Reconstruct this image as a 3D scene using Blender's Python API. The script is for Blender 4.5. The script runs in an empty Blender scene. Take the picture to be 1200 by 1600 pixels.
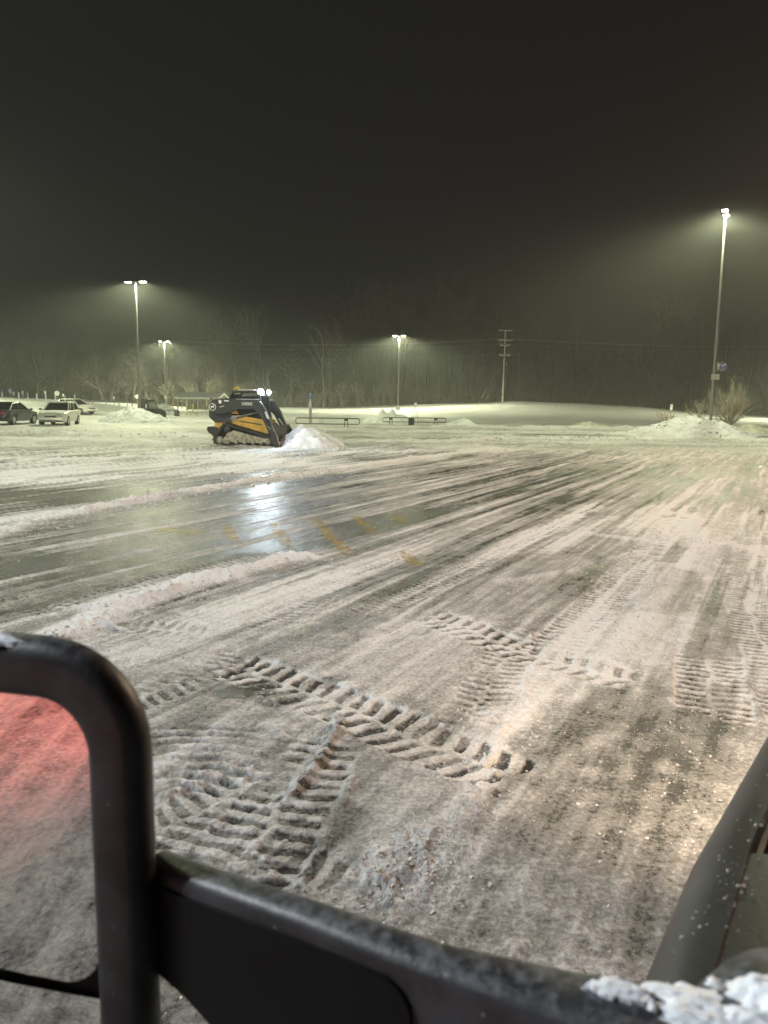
import bpy, bmesh, math, random
import numpy as np
from mathutils import Vector, Matrix, noise as mnoise

SC = bpy.context.scene
COL = SC.collection
random.seed(11)

# ------------------------------------------------------------------ camera
CAM_H = 1.8
PITCH = math.atan(173 / 1200)
ROLL = 0.0125
FPX = 1200.0
cam_d = bpy.data.cameras.new('camera')
cam_d.sensor_fit = 'VERTICAL'
cam_d.sensor_height = 36
cam_d.lens = 27.0
cam_d.clip_start = 0.05
cam_d.clip_end = 2000
cam_d.dof.use_dof = True
cam_d.dof.focus_distance = 8.0
cam_d.dof.aperture_fstop = 6.5
cam = bpy.data.objects.new('camera', cam_d)
COL.objects.link(cam)
cam.matrix_world = Matrix.Translation((0, 0, CAM_H)) @ Matrix.Rotation(math.pi / 2 - PITCH, 4, 'X') @ Matrix.Rotation(ROLL, 4, 'Z')
SC.camera = cam

# ------------------------------------------------------------------ night sky (overcast glow), no sun
world = bpy.data.worlds.new('World')
SC.world = world
world.use_nodes = True
wn = world.node_tree
bg = wn.nodes['Background']
bg.inputs[0].default_value = (1.0, 0.93, 0.84, 1)
bg.inputs[1].default_value = 0.0075

# ------------------------------------------------------------------ exposure / render
SC.view_settings.view_transform = 'Standard'
SC.view_settings.look = 'None'
SC.view_settings.gamma = 1.0
SC.view_settings.exposure = 0.0
SC.render.engine = 'CYCLES'
SC.cycles.use_denoising = True
SC.cycles.denoiser = 'OPENIMAGEDENOISE'
SC.cycles.max_bounces = 5
SC.cycles.diffuse_bounces = 2
SC.cycles.glossy_bounces = 3
SC.cycles.volume_bounces = 0
SC.cycles.transparent_max_bounces = 8
SC.cycles.sample_clamp_indirect = 3.0

LAMP_COL = (0.95, 1.0, 0.62)
LAMP_W = 150.0
HAZE_DENSITY = 0.0014


# ------------------------------------------------------------------ pixel helpers (1200x1600 photo)
def ray(px, py):
    u = px - 600.0
    v = 800.0 - py
    c, s = math.cos(ROLL), math.sin(ROLL)
    u, v = u * c - v * s, u * s + v * c
    y = FPX * math.cos(PITCH) + v * math.sin(PITCH)
    z = v * math.cos(PITCH) - FPX * math.sin(PITCH)
    return u / y, 1.0, z / y


def gp(px, py, z=0.0):
    """point on the plane at height z"""
    a, _, d = ray(px, py)
    t = (z - CAM_H) / d
    return (a * t, t)


def at(px, py, y):
    """point at forward distance y"""
    a, _, d = ray(px, py)
    return Vector((a * y, y, CAM_H + d * y))


def hzy(px):
    lo, hi = 300.0, 900.0
    for _ in range(30):
        m = (lo + hi) / 2
        if ray(px, m)[2] > 0:
            lo = m
        else:
            hi = m
    return lo


# ------------------------------------------------------------------ numpy noise
def _hash(ix, iy, seed):
    h = (ix.astype(np.int64) * 374761393 + iy.astype(np.int64) * 668265263 + seed * 974634777) & 0xFFFFFFFF
    h = ((h ^ (h >> 13)) * 1274126177) & 0xFFFFFFFF
    h = h ^ (h >> 16)
    return (h & 0xFFFF) / 65535.0


def vnoise(x, y, seed=0):
    ix = np.floor(x)
    iy = np.floor(y)
    fx = x - ix
    fy = y - iy
    fx = fx * fx * fx * (fx * (fx * 6 - 15) + 10)
    fy = fy * fy * fy * (fy * (fy * 6 - 15) + 10)
    a = _hash(ix, iy, seed)
    b = _hash(ix + 1, iy, seed)
    c = _hash(ix, iy + 1, seed)
    d = _hash(ix + 1, iy + 1, seed)
    return (a + (b - a) * fx) * (1 - fy) + (c + (d - c) * fx) * fy


def fbm(x, y, octv=4, seed=0):
    s = np.zeros_like(x)
    amp = 0.5
    tot = 0
    for o in range(octv):
        s += amp * vnoise(x, y, seed + o * 17)
        tot += amp
        x = x * 2.03 + 11.3
        y = y * 2.03 - 7.7
        amp *= 0.5
    return s / tot


def sstep(a, b, x):
    t = np.clip((x - a) / (b - a), 0, 1)
    return t * t * (3 - 2 * t)


# ------------------------------------------------------------------ terrain
TAB_PX = [-600, 0, 60, 130, 200, 300, 420, 520, 600, 700, 800, 900, 1000, 1100, 1200, 1800]
TAB_Y = [621, 622, 624, 627, 631, 637, 637, 638, 635, 631, 628, 630, 636, 645, 650, 655]
TAB_T = []
TAB_Z = []
for _p, _y in zip(TAB_PX, TAB_Y):
    a_, _, d_ = ray(_p, _y)
    TAB_T.append(math.atan(a_))
    TAB_Z.append(CAM_H + d_ * 150.0)


def terrain(x, y):
    """large scale height of the ground, numpy in, numpy out"""
    r = np.hypot(x, y)
    th = np.arctan2(x, np.maximum(y, 1e-3))
    zt = np.interp(th, TAB_T, TAB_Z)
    left = 1 - sstep(-0.36, -0.27, th)
    near = 76 + left * 6
    far = 148 - left * 44
    k = sstep(0, 1, (r - near) / (far - near))
    front = sstep(-20, 30, y)
    return zt * k * front


def tz(x, y):
    return float(terrain(np.array([float(x)]), np.array([float(y)]))[0])


def on_ground(px, d):
    """ground point under photo column px at forward distance d (column taken at the horizon)"""
    a = ray(px, hzy(px) + 1800.0 / max(d, 1) * 0.6)[0]
    x = a * d
    return Vector((x, d, tz(x, d)))


# ------------------------------------------------------------------ mesh builder
class MB:
    def __init__(self):
        self.v = []
        self.f = []

    def add(self, vs, fs):
        o = len(self.v)
        self.v.extend([tuple(p) for p in vs])
        self.f.extend([tuple(i + o for i in f) for f in fs])
        return self

    def box(self, c, s, M=None, taper=1.0, bevel=0.0):
        x, y, z = s[0] / 2, s[1] / 2, s[2] / 2
        if bevel > 0:
            b = min(bevel, x * .9, y * .9, z * .9)
            loops = []
            for zz, inset in ((-z, b), (-z + b, 0), (z - b, 0), (z, b)):
                xi, yi = x - inset, y - inset
                loops.append([(-xi + b, -yi, zz), (xi - b, -yi, zz), (xi, -yi + b, zz), (xi, yi - b, zz), (xi - b, yi, zz), (-xi + b, yi, zz), (-xi, yi - b, zz), (-xi, -yi + b, zz)])
            m = Matrix.Translation(c) @ (M if M else Matrix.Identity(4))
            return self.loft([[m @ Vector(p) for p in l] for l in loops], True, True)
        vs = []
        for zz, k in ((-z, 1), (z, taper)):
            for sx, sy in ((-1, -1), (1, -1), (1, 1), (-1, 1)):
                vs.append(Vector((sx * x * k, sy * y * k, zz)))
        if M:
            vs = [M @ p for p in vs]
        vs = [p + Vector(c) for p in vs]
        return self.add(vs, [(3, 2, 1, 0), (4, 5, 6, 7), (0, 1, 5, 4), (1, 2, 6, 5), (2, 3, 7, 6), (3, 0, 4, 7)])

    def loft(self, loops, cap0=False, cap1=False, closed=True):
        n = len(loops[0])
        o = len(self.v)
        for l in loops:
            self.v.extend([tuple(p) for p in l])
        for i in range(len(loops) - 1):
            for j in range(n if closed else n - 1):
                a = o + i * n + j
                b = o + i * n + (j + 1) % n
                self.f.append((a, b, b + n, a + n))
        if cap0:
            self.f.append(tuple(o + j for j in reversed(range(n))))
        if cap1:
            e = o + (len(loops) - 1) * n
            self.f.append(tuple(e + j for j in range(n)))
        return self

    def tube(self, pts, rad, n=6, caps=True):
        pts = [Vector(p) for p in pts]
        if not isinstance(rad, (list, tuple)):
            rad = [rad] * len(pts)
        loops = []
        up = Vector((0, 0, 1))
        prev = None
        for i, p in enumerate(pts):
            d = (pts[min(i + 1, len(pts) - 1)] - pts[max(i - 1, 0)]).normalized()
            if prev is None:
                ref = up if abs(d.z) < 0.9 else Vector((1, 0, 0))
                u = d.cross(ref).normalized()
            else:
                u = (prev - d * prev.dot(d)).normalized()
            prev = u
            w = d.cross(u)
            loops.append([p + (u * math.cos(2 * math.pi * k / n) + w * math.sin(2 * math.pi * k / n)) * rad[i] for k in range(n)])
        return self.loft(loops, caps, caps)

    def prism(self, prof, a0, a1, axis='y'):
        """prof: 2D polygon; extruded along axis from a0 to a1. axis y: prof=(x,z)"""
        def mk(p, a):
            if axis == 'y':
                return (p[0], a, p[1])
            if axis == 'x':
                return (a, p[0], p[1])
            return (p[0], p[1], a)
        return self.loft([[mk(p, a0) for p in prof], [mk(p, a1) for p in prof]], True, True)

    def lathe(self, prof, c, axis, n=20, caps=True):
        """prof: list of (radius, along)"""
        ax = Vector(axis).normalized()
        ref = Vector((0, 0, 1)) if abs(ax.z) < 0.9 else Vector((1, 0, 0))
        u = ax.cross(ref).normalized()
        w = ax.cross(u)
        c = Vector(c)
        loops = [[c + ax * h + (u * math.cos(2 * math.pi * k / n) + w * math.sin(2 * math.pi * k / n)) * r for k in range(n)] for r, h in prof]
        return self.loft(loops, caps, caps)

    def build(self, name, mat, parent=None, smooth=False, angle=40):
        me = bpy.data.meshes.new(name)
        me.from_pydata(self.v, [], self.f)
        bm = bmesh.new()
        bm.from_mesh(me)
        bmesh.ops.recalc_face_normals(bm, faces=bm.faces)
        bm.to_mesh(me)
        bm.free()
        if smooth:
            me.polygons.foreach_set('use_smooth', [True] * len(me.polygons))
            try:
                me.set_sharp_from_angle(angle=math.radians(angle))
            except Exception:
                pass
        me.materials.append(mat)
        o = bpy.data.objects.new(name, me)
        COL.objects.link(o)
        if parent:
            o.parent = parent
        return o


def tag(o, label=None, cat=None, group=None, kind=None):
    if label:
        o['label'] = label
    if cat:
        o['category'] = cat
    if group:
        o['group'] = group
    if kind:
        o['kind'] = kind
    return o


def empty(name, loc, rz=0.0, **k):
    o = bpy.data.objects.new(name, None)
    COL.objects.link(o)
    o.location = loc
    o.rotation_euler = (0, 0, rz)
    o.empty_display_size = 0.3
    tag(o, **k)
    return o


def copy_tree(o, parent=None):
    c = o.copy()
    COL.objects.link(c)
    c.parent = parent
    for ch in list(o.children):
        copy_tree(ch, c)
    return c


def text_part(name, s, size, mat, parent, M, depth=0.004):
    cu = bpy.data.curves.new(name, 'FONT')
    cu.body = s
    cu.size = size
    cu.align_x = 'CENTER'
    cu.align_y = 'CENTER'
    cu.extrude = depth
    cu.resolution_u = 2
    t = bpy.data.objects.new(name, cu)
    COL.objects.link(t)
    dg = bpy.context.evaluated_depsgraph_get()
    me = bpy.data.meshes.new_from_object(t.evaluated_get(dg))
    bpy.data.objects.remove(t)
    me.name = name
    me.materials.clear()
    me.materials.append(mat)
    me.transform(M)
    o = bpy.data.objects.new(name, me)
    COL.objects.link(o)
    o.parent = parent
    return o


# ------------------------------------------------------------------ materials
def mat(name, col, rough=0.6, metal=0.0, var=0.25, scale=6.0, bump=0.0, bscale=40.0, col2=None, spec=0.5, coat=0.0):
    m = bpy.data.materials.new(name)
    m.use_nodes = True
    nt = m.node_tree
    b = nt.nodes['Principled BSDF']
    tc = nt.nodes.new('ShaderNodeTexCoord')
    nz = nt.nodes.new('ShaderNodeTexNoise')
    nz.inputs['Scale'].default_value = scale
    nz.inputs['Detail'].default_value = 6
    nt.links.new(tc.outputs['Object'], nz.inputs['Vector'])
    mr = nt.nodes.new('ShaderNodeMapRange')
    mr.inputs['From Min'].default_value = 0.35
    mr.inputs['From Max'].default_value = 0.65
    nt.links.new(nz.outputs['Fac'], mr.inputs['Value'])
    mx = nt.nodes.new('ShaderNodeMix')
    mx.data_type = 'RGBA'
    nt.links.new(mr.outputs['Result'], mx.inputs['Factor'])
    c2 = col2 if col2 else tuple(c * (1 - var) for c in col)
    mx.inputs[6].default_value = (*col, 1)
    mx.inputs[7].default_value = (*c2, 1)
    nt.links.new(mx.outputs[2], b.inputs['Base Color'])
    b.inputs['Roughness'].default_value = rough
    b.inputs['Metallic'].default_value = metal
    b.inputs['Specular IOR Level'].default_value = spec
    b.inputs['Coat Weight'].default_value = coat
    if bump > 0:
        n2 = nt.nodes.new('ShaderNodeTexNoise')
        n2.inputs['Scale'].default_value = bscale
        n2.inputs['Detail'].default_value = 5
        nt.links.new(tc.outputs['Object'], n2.inputs['Vector'])
        bp = nt.nodes.new('ShaderNodeBump')
        bp.inputs['Strength'].default_value = bump
        bp.inputs['Distance'].default_value = 0.02
        nt.links.new(n2.outputs['Fac'], bp.inputs['Height'])
        nt.links.new(bp.outputs['Normal'], b.inputs['Normal'])
    return m


def emit(name, col, strength):
    m = bpy.data.materials.new(name)
    m.use_nodes = True
    nt = m.node_tree
    nt.nodes.clear()
    e = nt.nodes.new('ShaderNodeEmission')
    e.inputs[0].default_value = (*col, 1)
    e.inputs[1].default_value = strength
    o = nt.nodes.new('ShaderNodeOutputMaterial')
    nt.links.new(e.outputs[0], o.inputs[0])
    return m


M = {}
M['snow'] = mat('snow', (0.74, 0.75, 0.78), 0.7, var=0.18, scale=3, bump=0.8, bscale=9, spec=0.3)
M['snow_dirty'] = mat('snow_dirty', (0.62, 0.60, 0.55), 0.8, scale=2.2, bump=0.9, bscale=8, col2=(0.36, 0.34, 0.29), spec=0.3)
M['snow_fine'] = mat('snow_fine', (0.80, 0.82, 0.86), 0.5, var=0.12, scale=45, bump=0.15, bscale=200, spec=0.4)
M['snow_fine'].node_tree.nodes['Principled BSDF'].inputs['Subsurface Weight'].default_value = 0.6
M['snow_fine'].node_tree.nodes['Principled BSDF'].inputs['Subsurface Radius'].default_value = (.01, .012, .015)
M['galv'] = mat('galvanised_steel', (0.42, 0.42, 0.41), 0.42, 0.5, var=0.2, scale=5)
M['pole_dark'] = mat('bronze_pole', (0.12, 0.115, 0.105), 0.4, 0.2, var=0.3, scale=3)
M['black_metal'] = mat('black_metal', (0.028, 0.028, 0.03), 0.45, 0.1, var=0.35, scale=8)
M['rubber'] = mat('rubber', (0.022, 0.022, 0.022), 0.8, var=0.4, scale=12, bump=0.3, bscale=30)
M['yellow'] = mat('machine_yellow', (0.60, 0.34, 0.035), 0.45, var=0.3, scale=5, col2=(0.40, 0.24, 0.045), coat=0.2)
M['yellow_post'] = mat('yellow_post', (0.72, 0.56, 0.08), 0.5, var=0.25, scale=9)
M['grime'] = mat('packed_dirty_snow', (0.42, 0.39, 0.30), 0.8, scale=9, col2=(0.12, 0.115, 0.10), bump=0.7, bscale=25)
M['white_paint'] = mat('white_paint', (0.78, 0.78, 0.76), 0.5, var=0.1, scale=8)
M['cream'] = mat('cream_wood', (0.62, 0.56, 0.42), 0.6, var=0.2, scale=8)
M['blue_paint'] = mat('blue_paint', (0.10, 0.16, 0.42), 0.45, var=0.2, scale=20)
M['blue_post'] = mat('paled_blue_post', (0.62, 0.70, 0.86), 0.5, var=0.25, scale=4)  # blue lightened to stand in for light missing on the posts
M['bark'] = mat('frosted_bark', (0.14, 0.13, 0.11), 0.85, scale=3, col2=(0.25, 0.24, 0.22), bump=0.5)
M['twig'] = mat('frosted_twig', (0.29, 0.27, 0.23), 0.85, scale=1.5, col2=(0.15, 0.135, 0.11))
M['twig_near'] = mat('brown_twig', (0.30, 0.25, 0.19), 0.85, scale=3, col2=(0.42, 0.38, 0.32))
M['wood_pole'] = mat('weathered_wood', (0.30, 0.27, 0.22), 0.8, scale=4, col2=(0.20, 0.18, 0.15))
M['paled_wood'] = mat('paled_pole_wood', (0.62, 0.61, 0.57), 0.8, scale=4, col2=(0.45, 0.43, 0.39))  # pole wood lightened in place of light bounced off the snow
M['wire'] = mat('paled_wire', (0.60, 0.60, 0.58), 0.7)  # wire colour lightened because no lamp reaches the lines
M['car_dark'] = mat('dark_car_paint', (0.016, 0.017, 0.026), 0.35, 0.0, var=0.2, scale=3, coat=0.25)
M['car_white'] = mat('silver_car_paint', (0.62, 0.61, 0.55), 0.35, 0.1, var=0.1, scale=3, coat=0.4)
M['car_trim'] = mat('dark_trim', (0.03, 0.03, 0.03), 0.5)
M['glass'] = mat('dark_glass', (0.018, 0.02, 0.022), 0.08, 0, var=0.2, spec=0.6)
M['glass_frost'] = mat('frosted_glass', (0.16, 0.19, 0.17), 0.45, 0, var=0.5, scale=5)
M['rim'] = mat('alloy_rim', (0.40, 0.40, 0.40), 0.35, 0.7)
M['lamp_lens'] = mat('clear_lens', (0.5, 0.5, 0.48), 0.15)
M['red_lens'] = mat('red_lens', (0.35, 0.02, 0.02), 0.2)
M['decal'] = mat('white_decal', (0.8, 0.8, 0.8), 0.5, var=0.05)
M['bin'] = mat('green_black_bin', (0.035, 0.045, 0.035), 0.6)
M['plate'] = mat('sign_face', (0.80, 0.79, 0.74), 0.5, var=0.08, scale=14)
M['lens_on'] = emit('lit_luminaire', (1.0, 0.98, 0.80), 220.0)
M['work_on'] = emit('lit_work_light', (0.80, 0.91, 1.0), 190.0)
M['tail_on'] = emit('lit_tail_lamp', (1.0, 0.06, 0.03), 12.0)
M['head_on'] = emit('lit_headlamp', (1.0, 0.80, 0.58), 20.0)


def truck_plastic(name, base, dust, dust_amt, rough, frost_sheen=0.0):
    m = bpy.data.materials.new(name)
    m.use_nodes = True
    nt = m.node_tree
    b = nt.nodes['Principled BSDF']
    tc = nt.nodes.new('ShaderNodeTexCoord')
    n1 = nt.nodes.new('ShaderNodeTexNoise')
    n1.inputs['Scale'].default_value = 9
    n1.inputs['Detail'].default_value = 8
    n1.inputs['Roughness'].default_value = 0.65
    nt.links.new(tc.outputs['Object'], n1.inputs['Vector'])
    n2 = nt.nodes.new('ShaderNodeTexVoronoi')
    n2.inputs['Scale'].default_value = 70
    nt.links.new(tc.outputs['Object'], n2.inputs['Vector'])
    r1 = nt.nodes.new('ShaderNodeMapRange')
    r1.inputs['From Min'].default_value = 0.42
    r1.inputs['From Max'].default_value = 0.78
    r1.inputs['To Max'].default_value = dust_amt
    nt.links.new(n1.outputs['Fac'], r1.inputs['Value'])
    # salt specks: voronoi cells close to their centres, thinned by the noise
    r2 = nt.nodes.new('ShaderNodeMapRange')
    r2.inputs['From Min'].default_value = 0.16
    r2.inputs['From Max'].default_value = 0.06
    r2.inputs['To Max'].default_value = 0.55
    nt.links.new(n2.outputs['Distance'], r2.inputs['Value'])
    sel = nt.nodes.new('ShaderNodeMath')
    sel.operation = 'GREATER_THAN'
    sel.inputs[1].default_value = 0.80
    sepc = nt.nodes.new('ShaderNodeSeparateColor')
    nt.links.new(n2.outputs['Color'], sepc.inputs[0])
    nt.links.new(sepc.outputs[0], sel.inputs[0])
    mu = nt.nodes.new('ShaderNodeMath')
    mu.operation = 'MULTIPLY'
    nt.links.new(r2.outputs['Result'], mu.inputs[0])
    nt.links.new(sel.outputs[0], mu.inputs[1])
    ad = nt.nodes.new('ShaderNodeMath')
    ad.operation = 'MAXIMUM'
    nt.links.new(r1.outputs['Result'], ad.inputs[0])
    nt.links.new(mu.outputs[0], ad.inputs[1])
    geo = nt.nodes.new('ShaderNodeNewGeometry')
    sx = nt.nodes.new('ShaderNodeSeparateXYZ')
    nt.links.new(geo.outputs['Normal'], sx.inputs[0])
    up_ = nt.nodes.new('ShaderNodeMapRange')
    up_.inputs['From Min'].default_value = 0.35
    up_.inputs['From Max'].default_value = 0.95
    up_.inputs['To Max'].default_value = frost_sheen  # frost, snow dust and the top highlight put into upward-facing colour
    nt.links.new(sx.outputs[2], up_.inputs['Value'])
    n4 = nt.nodes.new('ShaderNodeTexNoise')
    n4.inputs['Scale'].default_value = 75
    n4.inputs['Detail'].default_value = 8
    n4.inputs['Roughness'].default_value = .72
    nt.links.new(tc.outputs['Object'], n4.inputs['Vector'])
    r4 = nt.nodes.new('ShaderNodeMapRange')
    r4.inputs['From Min'].default_value = 0.42
    r4.inputs['From Max'].default_value = 0.80
    nt.links.new(n4.outputs['Fac'], r4.inputs['Value'])
    fm = nt.nodes.new('ShaderNodeMath')
    fm.operation = 'MULTIPLY'
    nt.links.new(up_.outputs['Result'], fm.inputs[0])
    nt.links.new(r4.outputs['Result'], fm.inputs[1])
    a2 = nt.nodes.new('ShaderNodeMath')
    a2.operation = 'MAXIMUM'
    nt.links.new(ad.outputs[0], a2.inputs[0])
    nt.links.new(fm.outputs[0], a2.inputs[1])
    ad = a2
    mx = nt.nodes.new('ShaderNodeMix')
    mx.data_type = 'RGBA'
    mx.inputs[6].default_value = (*base, 1)
    mx.inputs[7].default_value = (*dust, 1)
    nt.links.new(ad.outputs[0], mx.inputs['Factor'])
    nt.links.new(mx.outputs[2], b.inputs['Base Color'])
    b.inputs['Roughness'].default_value = rough
    n3 = nt.nodes.new('ShaderNodeTexNoise')
    n3.inputs['Scale'].default_value = 160
    nt.links.new(tc.outputs['Object'], n3.inputs['Vector'])
    bp = nt.nodes.new('ShaderNodeBump')
    bp.inputs['Strength'].default_value = 0.12
    bp.inputs['Distance'].default_value = 0.004
    nt.links.new(n3.outputs['Fac'], bp.inputs['Height'])
    nt.links.new(bp.outputs['Normal'], b.inputs['Normal'])
    return m


M['truck_paint'] = truck_plastic('grimy_black_paint', (0.011, 0.011, 0.0115), (0.11, 0.11, 0.112), 0.34, 0.42, 0.16)
M['truck_plastic'] = truck_plastic('black_textured_plastic', (0.010, 0.0105, 0.012), (0.28, 0.295, 0.33), 0.16, 0.48, 0.7)
M['truck_gloss'] = mat('gloss_black_panel', (0.004, 0.004, 0.0045), 0.5, var=0.3, scale=20, spec=0.15)


def mirror_material():
    m = bpy.data.materials.new('mirror_glass')
    m.use_nodes = True
    nt = m.node_tree
    b = nt.nodes['Principled BSDF']
    b.inputs['Metallic'].default_value = 1.0
    b.inputs['Base Color'].default_value = (0.80, 0.79, 0.77, 1)
    tc = nt.nodes.new('ShaderNodeTexCoord')
    n1 = nt.nodes.new('ShaderNodeTexNoise')
    n1.inputs['Scale'].default_value = 14
    n1.inputs['Detail'].default_value = 5
    nt.links.new(tc.outputs['Object'], n1.inputs['Vector'])
    mr = nt.nodes.new('ShaderNodeMapRange')
    mr.inputs['From Min'].default_value = 0.45
    mr.inputs['From Max'].default_value = 0.75
    mr.inputs['To Min'].default_value = 0.015
    mr.inputs['To Max'].default_value = 0.03
    nt.links.new(n1.outputs['Fac'], mr.inputs['Value'])
    nt.links.new(mr.outputs['Result'], b.inputs['Roughness'])
    return m


M['mirror'] = mirror_material()
M['ice'] = mat('ice_crumb', (.42, .43, .45), .35, var=.6, scale=90)


# ------------------------------------------------------------------ ground: track and snow features
S_ANG = math.radians(28)
SV = (math.sin(S_ANG), math.cos(S_ANG))


def seg_coords(x, y, pts):
    """along / across coordinates of points to a polyline; returns s, t, inside-length mask"""
    best = np.full(x.shape, 1e9)
    S = np.zeros_like(x)
    T = np.full(x.shape, 1e9)
    E = np.full(x.shape, 1e9)
    acc = 0.0
    for i in range(len(pts) - 1):
        ax, ay = pts[i]
        bx, by = pts[i + 1]
        L = math.hypot(bx - ax, by - ay)
        dx, dy = (bx - ax) / L, (by - ay) / L
        s = (x - ax) * dx + (y - ay) * dy
        t = -(x - ax) * dy + (y - ay) * dx
        sc = np.clip(s, 0, L)
        d = np.hypot(s - sc, t)
        m = d < best
        best = np.where(m, d, best)
        S = np.where(m, acc + s, S)
        T = np.where(m, t, T)
        E = np.where(m, s - sc if len(pts) == 2 else (d - np.abs(t)), E)
        acc += L
    return S, T, best


H_SUM = []


def ground_fields(x, y):
    r = np.hypot(x, y)
    h = np.zeros_like(x)
    a = x * SV[0] + y * SV[1]
    b = x * SV[1] - y * SV[0]

    # ---- snow cover 0 wet asphalt .. 1 fresh snow
    n_big = fbm(x * 0.35 + 3, y * 0.35, 4, 1)
    n_str = fbm(a * 0.22, b * 2.3, 4, 2)
    n_str2 = fbm(a * 0.5 + 9, b * 7.0, 3, 3)
    n_fine = fbm(x * 9, y * 9, 4, 4)
    cov = 0.50 + (n_big - 0.5) * 0.45
    lot = 1 - sstep(24, 34, r)
    cov += lot * (n_str - 0.5) * 0.55 + lot * (n_str2 - 0.5) * 0.30
    cov += (n_fine - 0.5) * 0.28

    def blob(cx, cy, ra, rb, ang, val, soft=0.45):
        """add val inside a soft, ragged ellipse"""
        nonlocal cov
        c, s = math.sin(math.radians(ang)), math.cos(math.radians(ang))
        u = ((x - cx) * c + (y - cy) * s) / ra
        v = ((x - cx) * s - (y - cy) * c) / rb
        q = np.hypot(u, v) + (fbm(x * 1.6 / max(rb, .3), y * 1.6 / max(rb, .3), 3, 31) - 0.5) * 0.9
        cov = cov + val * (1 - sstep(1 - soft, 1 + soft, q))

    # dark wet scraped band in the middle distance
    blob(-2.0, 13.0, 9.0, 4.2, 60, -0.05)
    blob(-2.2, 12.5, 4.0, 1.6, 35, -0.06)
    blob(-2.4, 13.5, 5.0, 1.3, -8, -0.07)
    blob(1.5, 17.0, 10.0, 3.0, 45, -0.07)
    blob(-7.6, 13.6, 4.0, 1.0, 75, -0.40)
    blob(-4.6, 7.6, 2.0, 0.7, 60, -0.35)
    blob(-3.2, 8.6, 2.6, 1.0, 45, -0.12)
    blob(-0.9, 9.4, 1.6, .35, 62, -0.2)
    # fresher snow to the far left, behind the second ridge, and far off
    blob(-9.5, 18.5, 9.0, 3.2, 62, 0.34)
    far_k = sstep(22, 32, r + (n_big - .5) * 10)
    cov = cov + far_k * 0.22
    # right hand side lane
    blob(6.0, 13.0, 8.0, 2.6, 25, 0.13)
    blob(2.2, 6.6, 3.4, .45, 28, 0.20)
    blob(2.3, 8.6, 2.2, .5, 30, -0.10)
    blob(1.35, 7.6, 1.9, .52, 30, -0.04)
    blob(1.05, 4.10, 0.75, 0.16, 38, -0.20)
    blob(1.25, 3.6, 0.9, 0.20, 28, -0.12)
    blob(1.75, 3.9, 0.9, 0.16, 25, -0.13)
    blob(0.30, 5.15, 0.62, 0.42, 42, 0.02)
    blob(0.10, 3.55, 0.45, 0.42, 42, -0.04)
    blob(0.28, 2.85, 0.9, .28, 35, 0.10)
    blob(.62, 3.95, .8, .2, 35, 0.06)
    blob(-0.85, 3.2, 0.9, 0.6, 0, 0.10)
    blob(-0.87, 4.62, 0.20, 0.13, 60, -0.42, .3)
    blob(-0.62, 4.42, 0.14, 0.10, 60, -0.35, .3)
    blob(-0.42, 4.75, 0.25, 0.10, 60, -0.35, .3)
    # scrape lines left by the plow blade, sharp edged
    sc1 = fbm(a * .10 + 3, b * 4.2, 3, 21)
    sc2 = fbm(a * .16 + 7, b * 9.5, 3, 22)
    sk = sstep(4.5, 8, r) * (1 - sstep(26, 36, r))
    cov = cov + sk * (sstep(.50, .56, sc1) * .26 - .13 + sstep(.52, .58, sc2) * .28 - .12 - sstep(.60, .64, sc2) * .0)

    def flat(cx, cy, ra, rb, ang, val, k=.85):
        nonlocal cov, calm
        c, s = math.sin(math.radians(ang)), math.cos(math.radians(ang))
        u = np.abs(((x - cx) * c + (y - cy) * s) / ra)
        v = np.abs(((x - cx) * s - (y - cy) * c) / rb)
        q = np.maximum(u, v) * .7 + np.hypot(u, v) * .3 + (fbm(x * 4, y * 4, 3, 33) - .5) * .35
        m = (1 - sstep(.85, 1.05, q)) * k
        cov = cov * (1 - m) + (val + (n_big - .5) * .1) * m
        calm = np.maximum(calm, m)
    calm = np.zeros_like(x)
    flat(.32, 5.18, .62, .40, 42, .60)
    flat(1.45, 7.7, 1.7, .42, 30, .54)
    flat(2.75, 7.4, 1.1, .36, 28, .46)
    flat(.12, 3.55, .42, .36, 42, .56)
    flat(3.1, 6.0, .7, .3, 28, .50)
    # dark running lanes far out
    for lane_y, wd, dk in ((33.5, 0.5, .3), (38, .6, .35), (44, 0.9, .4), (52, 1.0, .45), (60, 1.0, .3), (66, .8, .25)):
        yy = y - lane_y - 0.03 * x + (fbm(x * 0.06, y * 0 + lane_y, 2, 8) - .5) * 3
        msk = sstep(-7, -1, x + (lane_y - 40) * .3) * (fbm(x * .08 + lane_y, y * .02, 2, 77) * .9 + .25)
        cov = cov - dk * np.exp(-(yy / wd) ** 2) * msk
    # the field beyond is untouched
    field = sstep(70, 78, y + (n_big - .5) * 5)
    cov = cov * (1 - field) + field * (0.93 + (n_big - .5) * .12)

    flat_mask = np.zeros_like(x)

    # ---- general relief
    lotk = 1 - sstep(60, 75, r)
    rel = (fbm(x * 1.3, y * 1.3, 3, 5) - 0.5) * 0.030 + (n_fine - 0.5) * 0.012 + (n_str2 - 0.5) * 0.010
    rel += (fbm(x * 24, y * 24, 4, 6) - 0.5) * 0.016 * (1 - sstep(8, 16, r)) + (vnoise(x * 75, y * 75, 7) - 0.5) * 0.006 * (1 - sstep(5, 9, r))
    h += rel * np.clip(cov * 1.6, 0.5, 1.2) * (1 - .8 * calm)
    far_lump = np.clip(fbm(a * .55, b * 1.3, 4, 12) - 0.52, 0, 1) * 0.5
    h += far_lump * sstep(16, 26, r) * lotk * np.clip(cov, 0, 1)
    h += (fbm(x * .12, y * .12, 3, 14) - .5) * .5 * field

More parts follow.
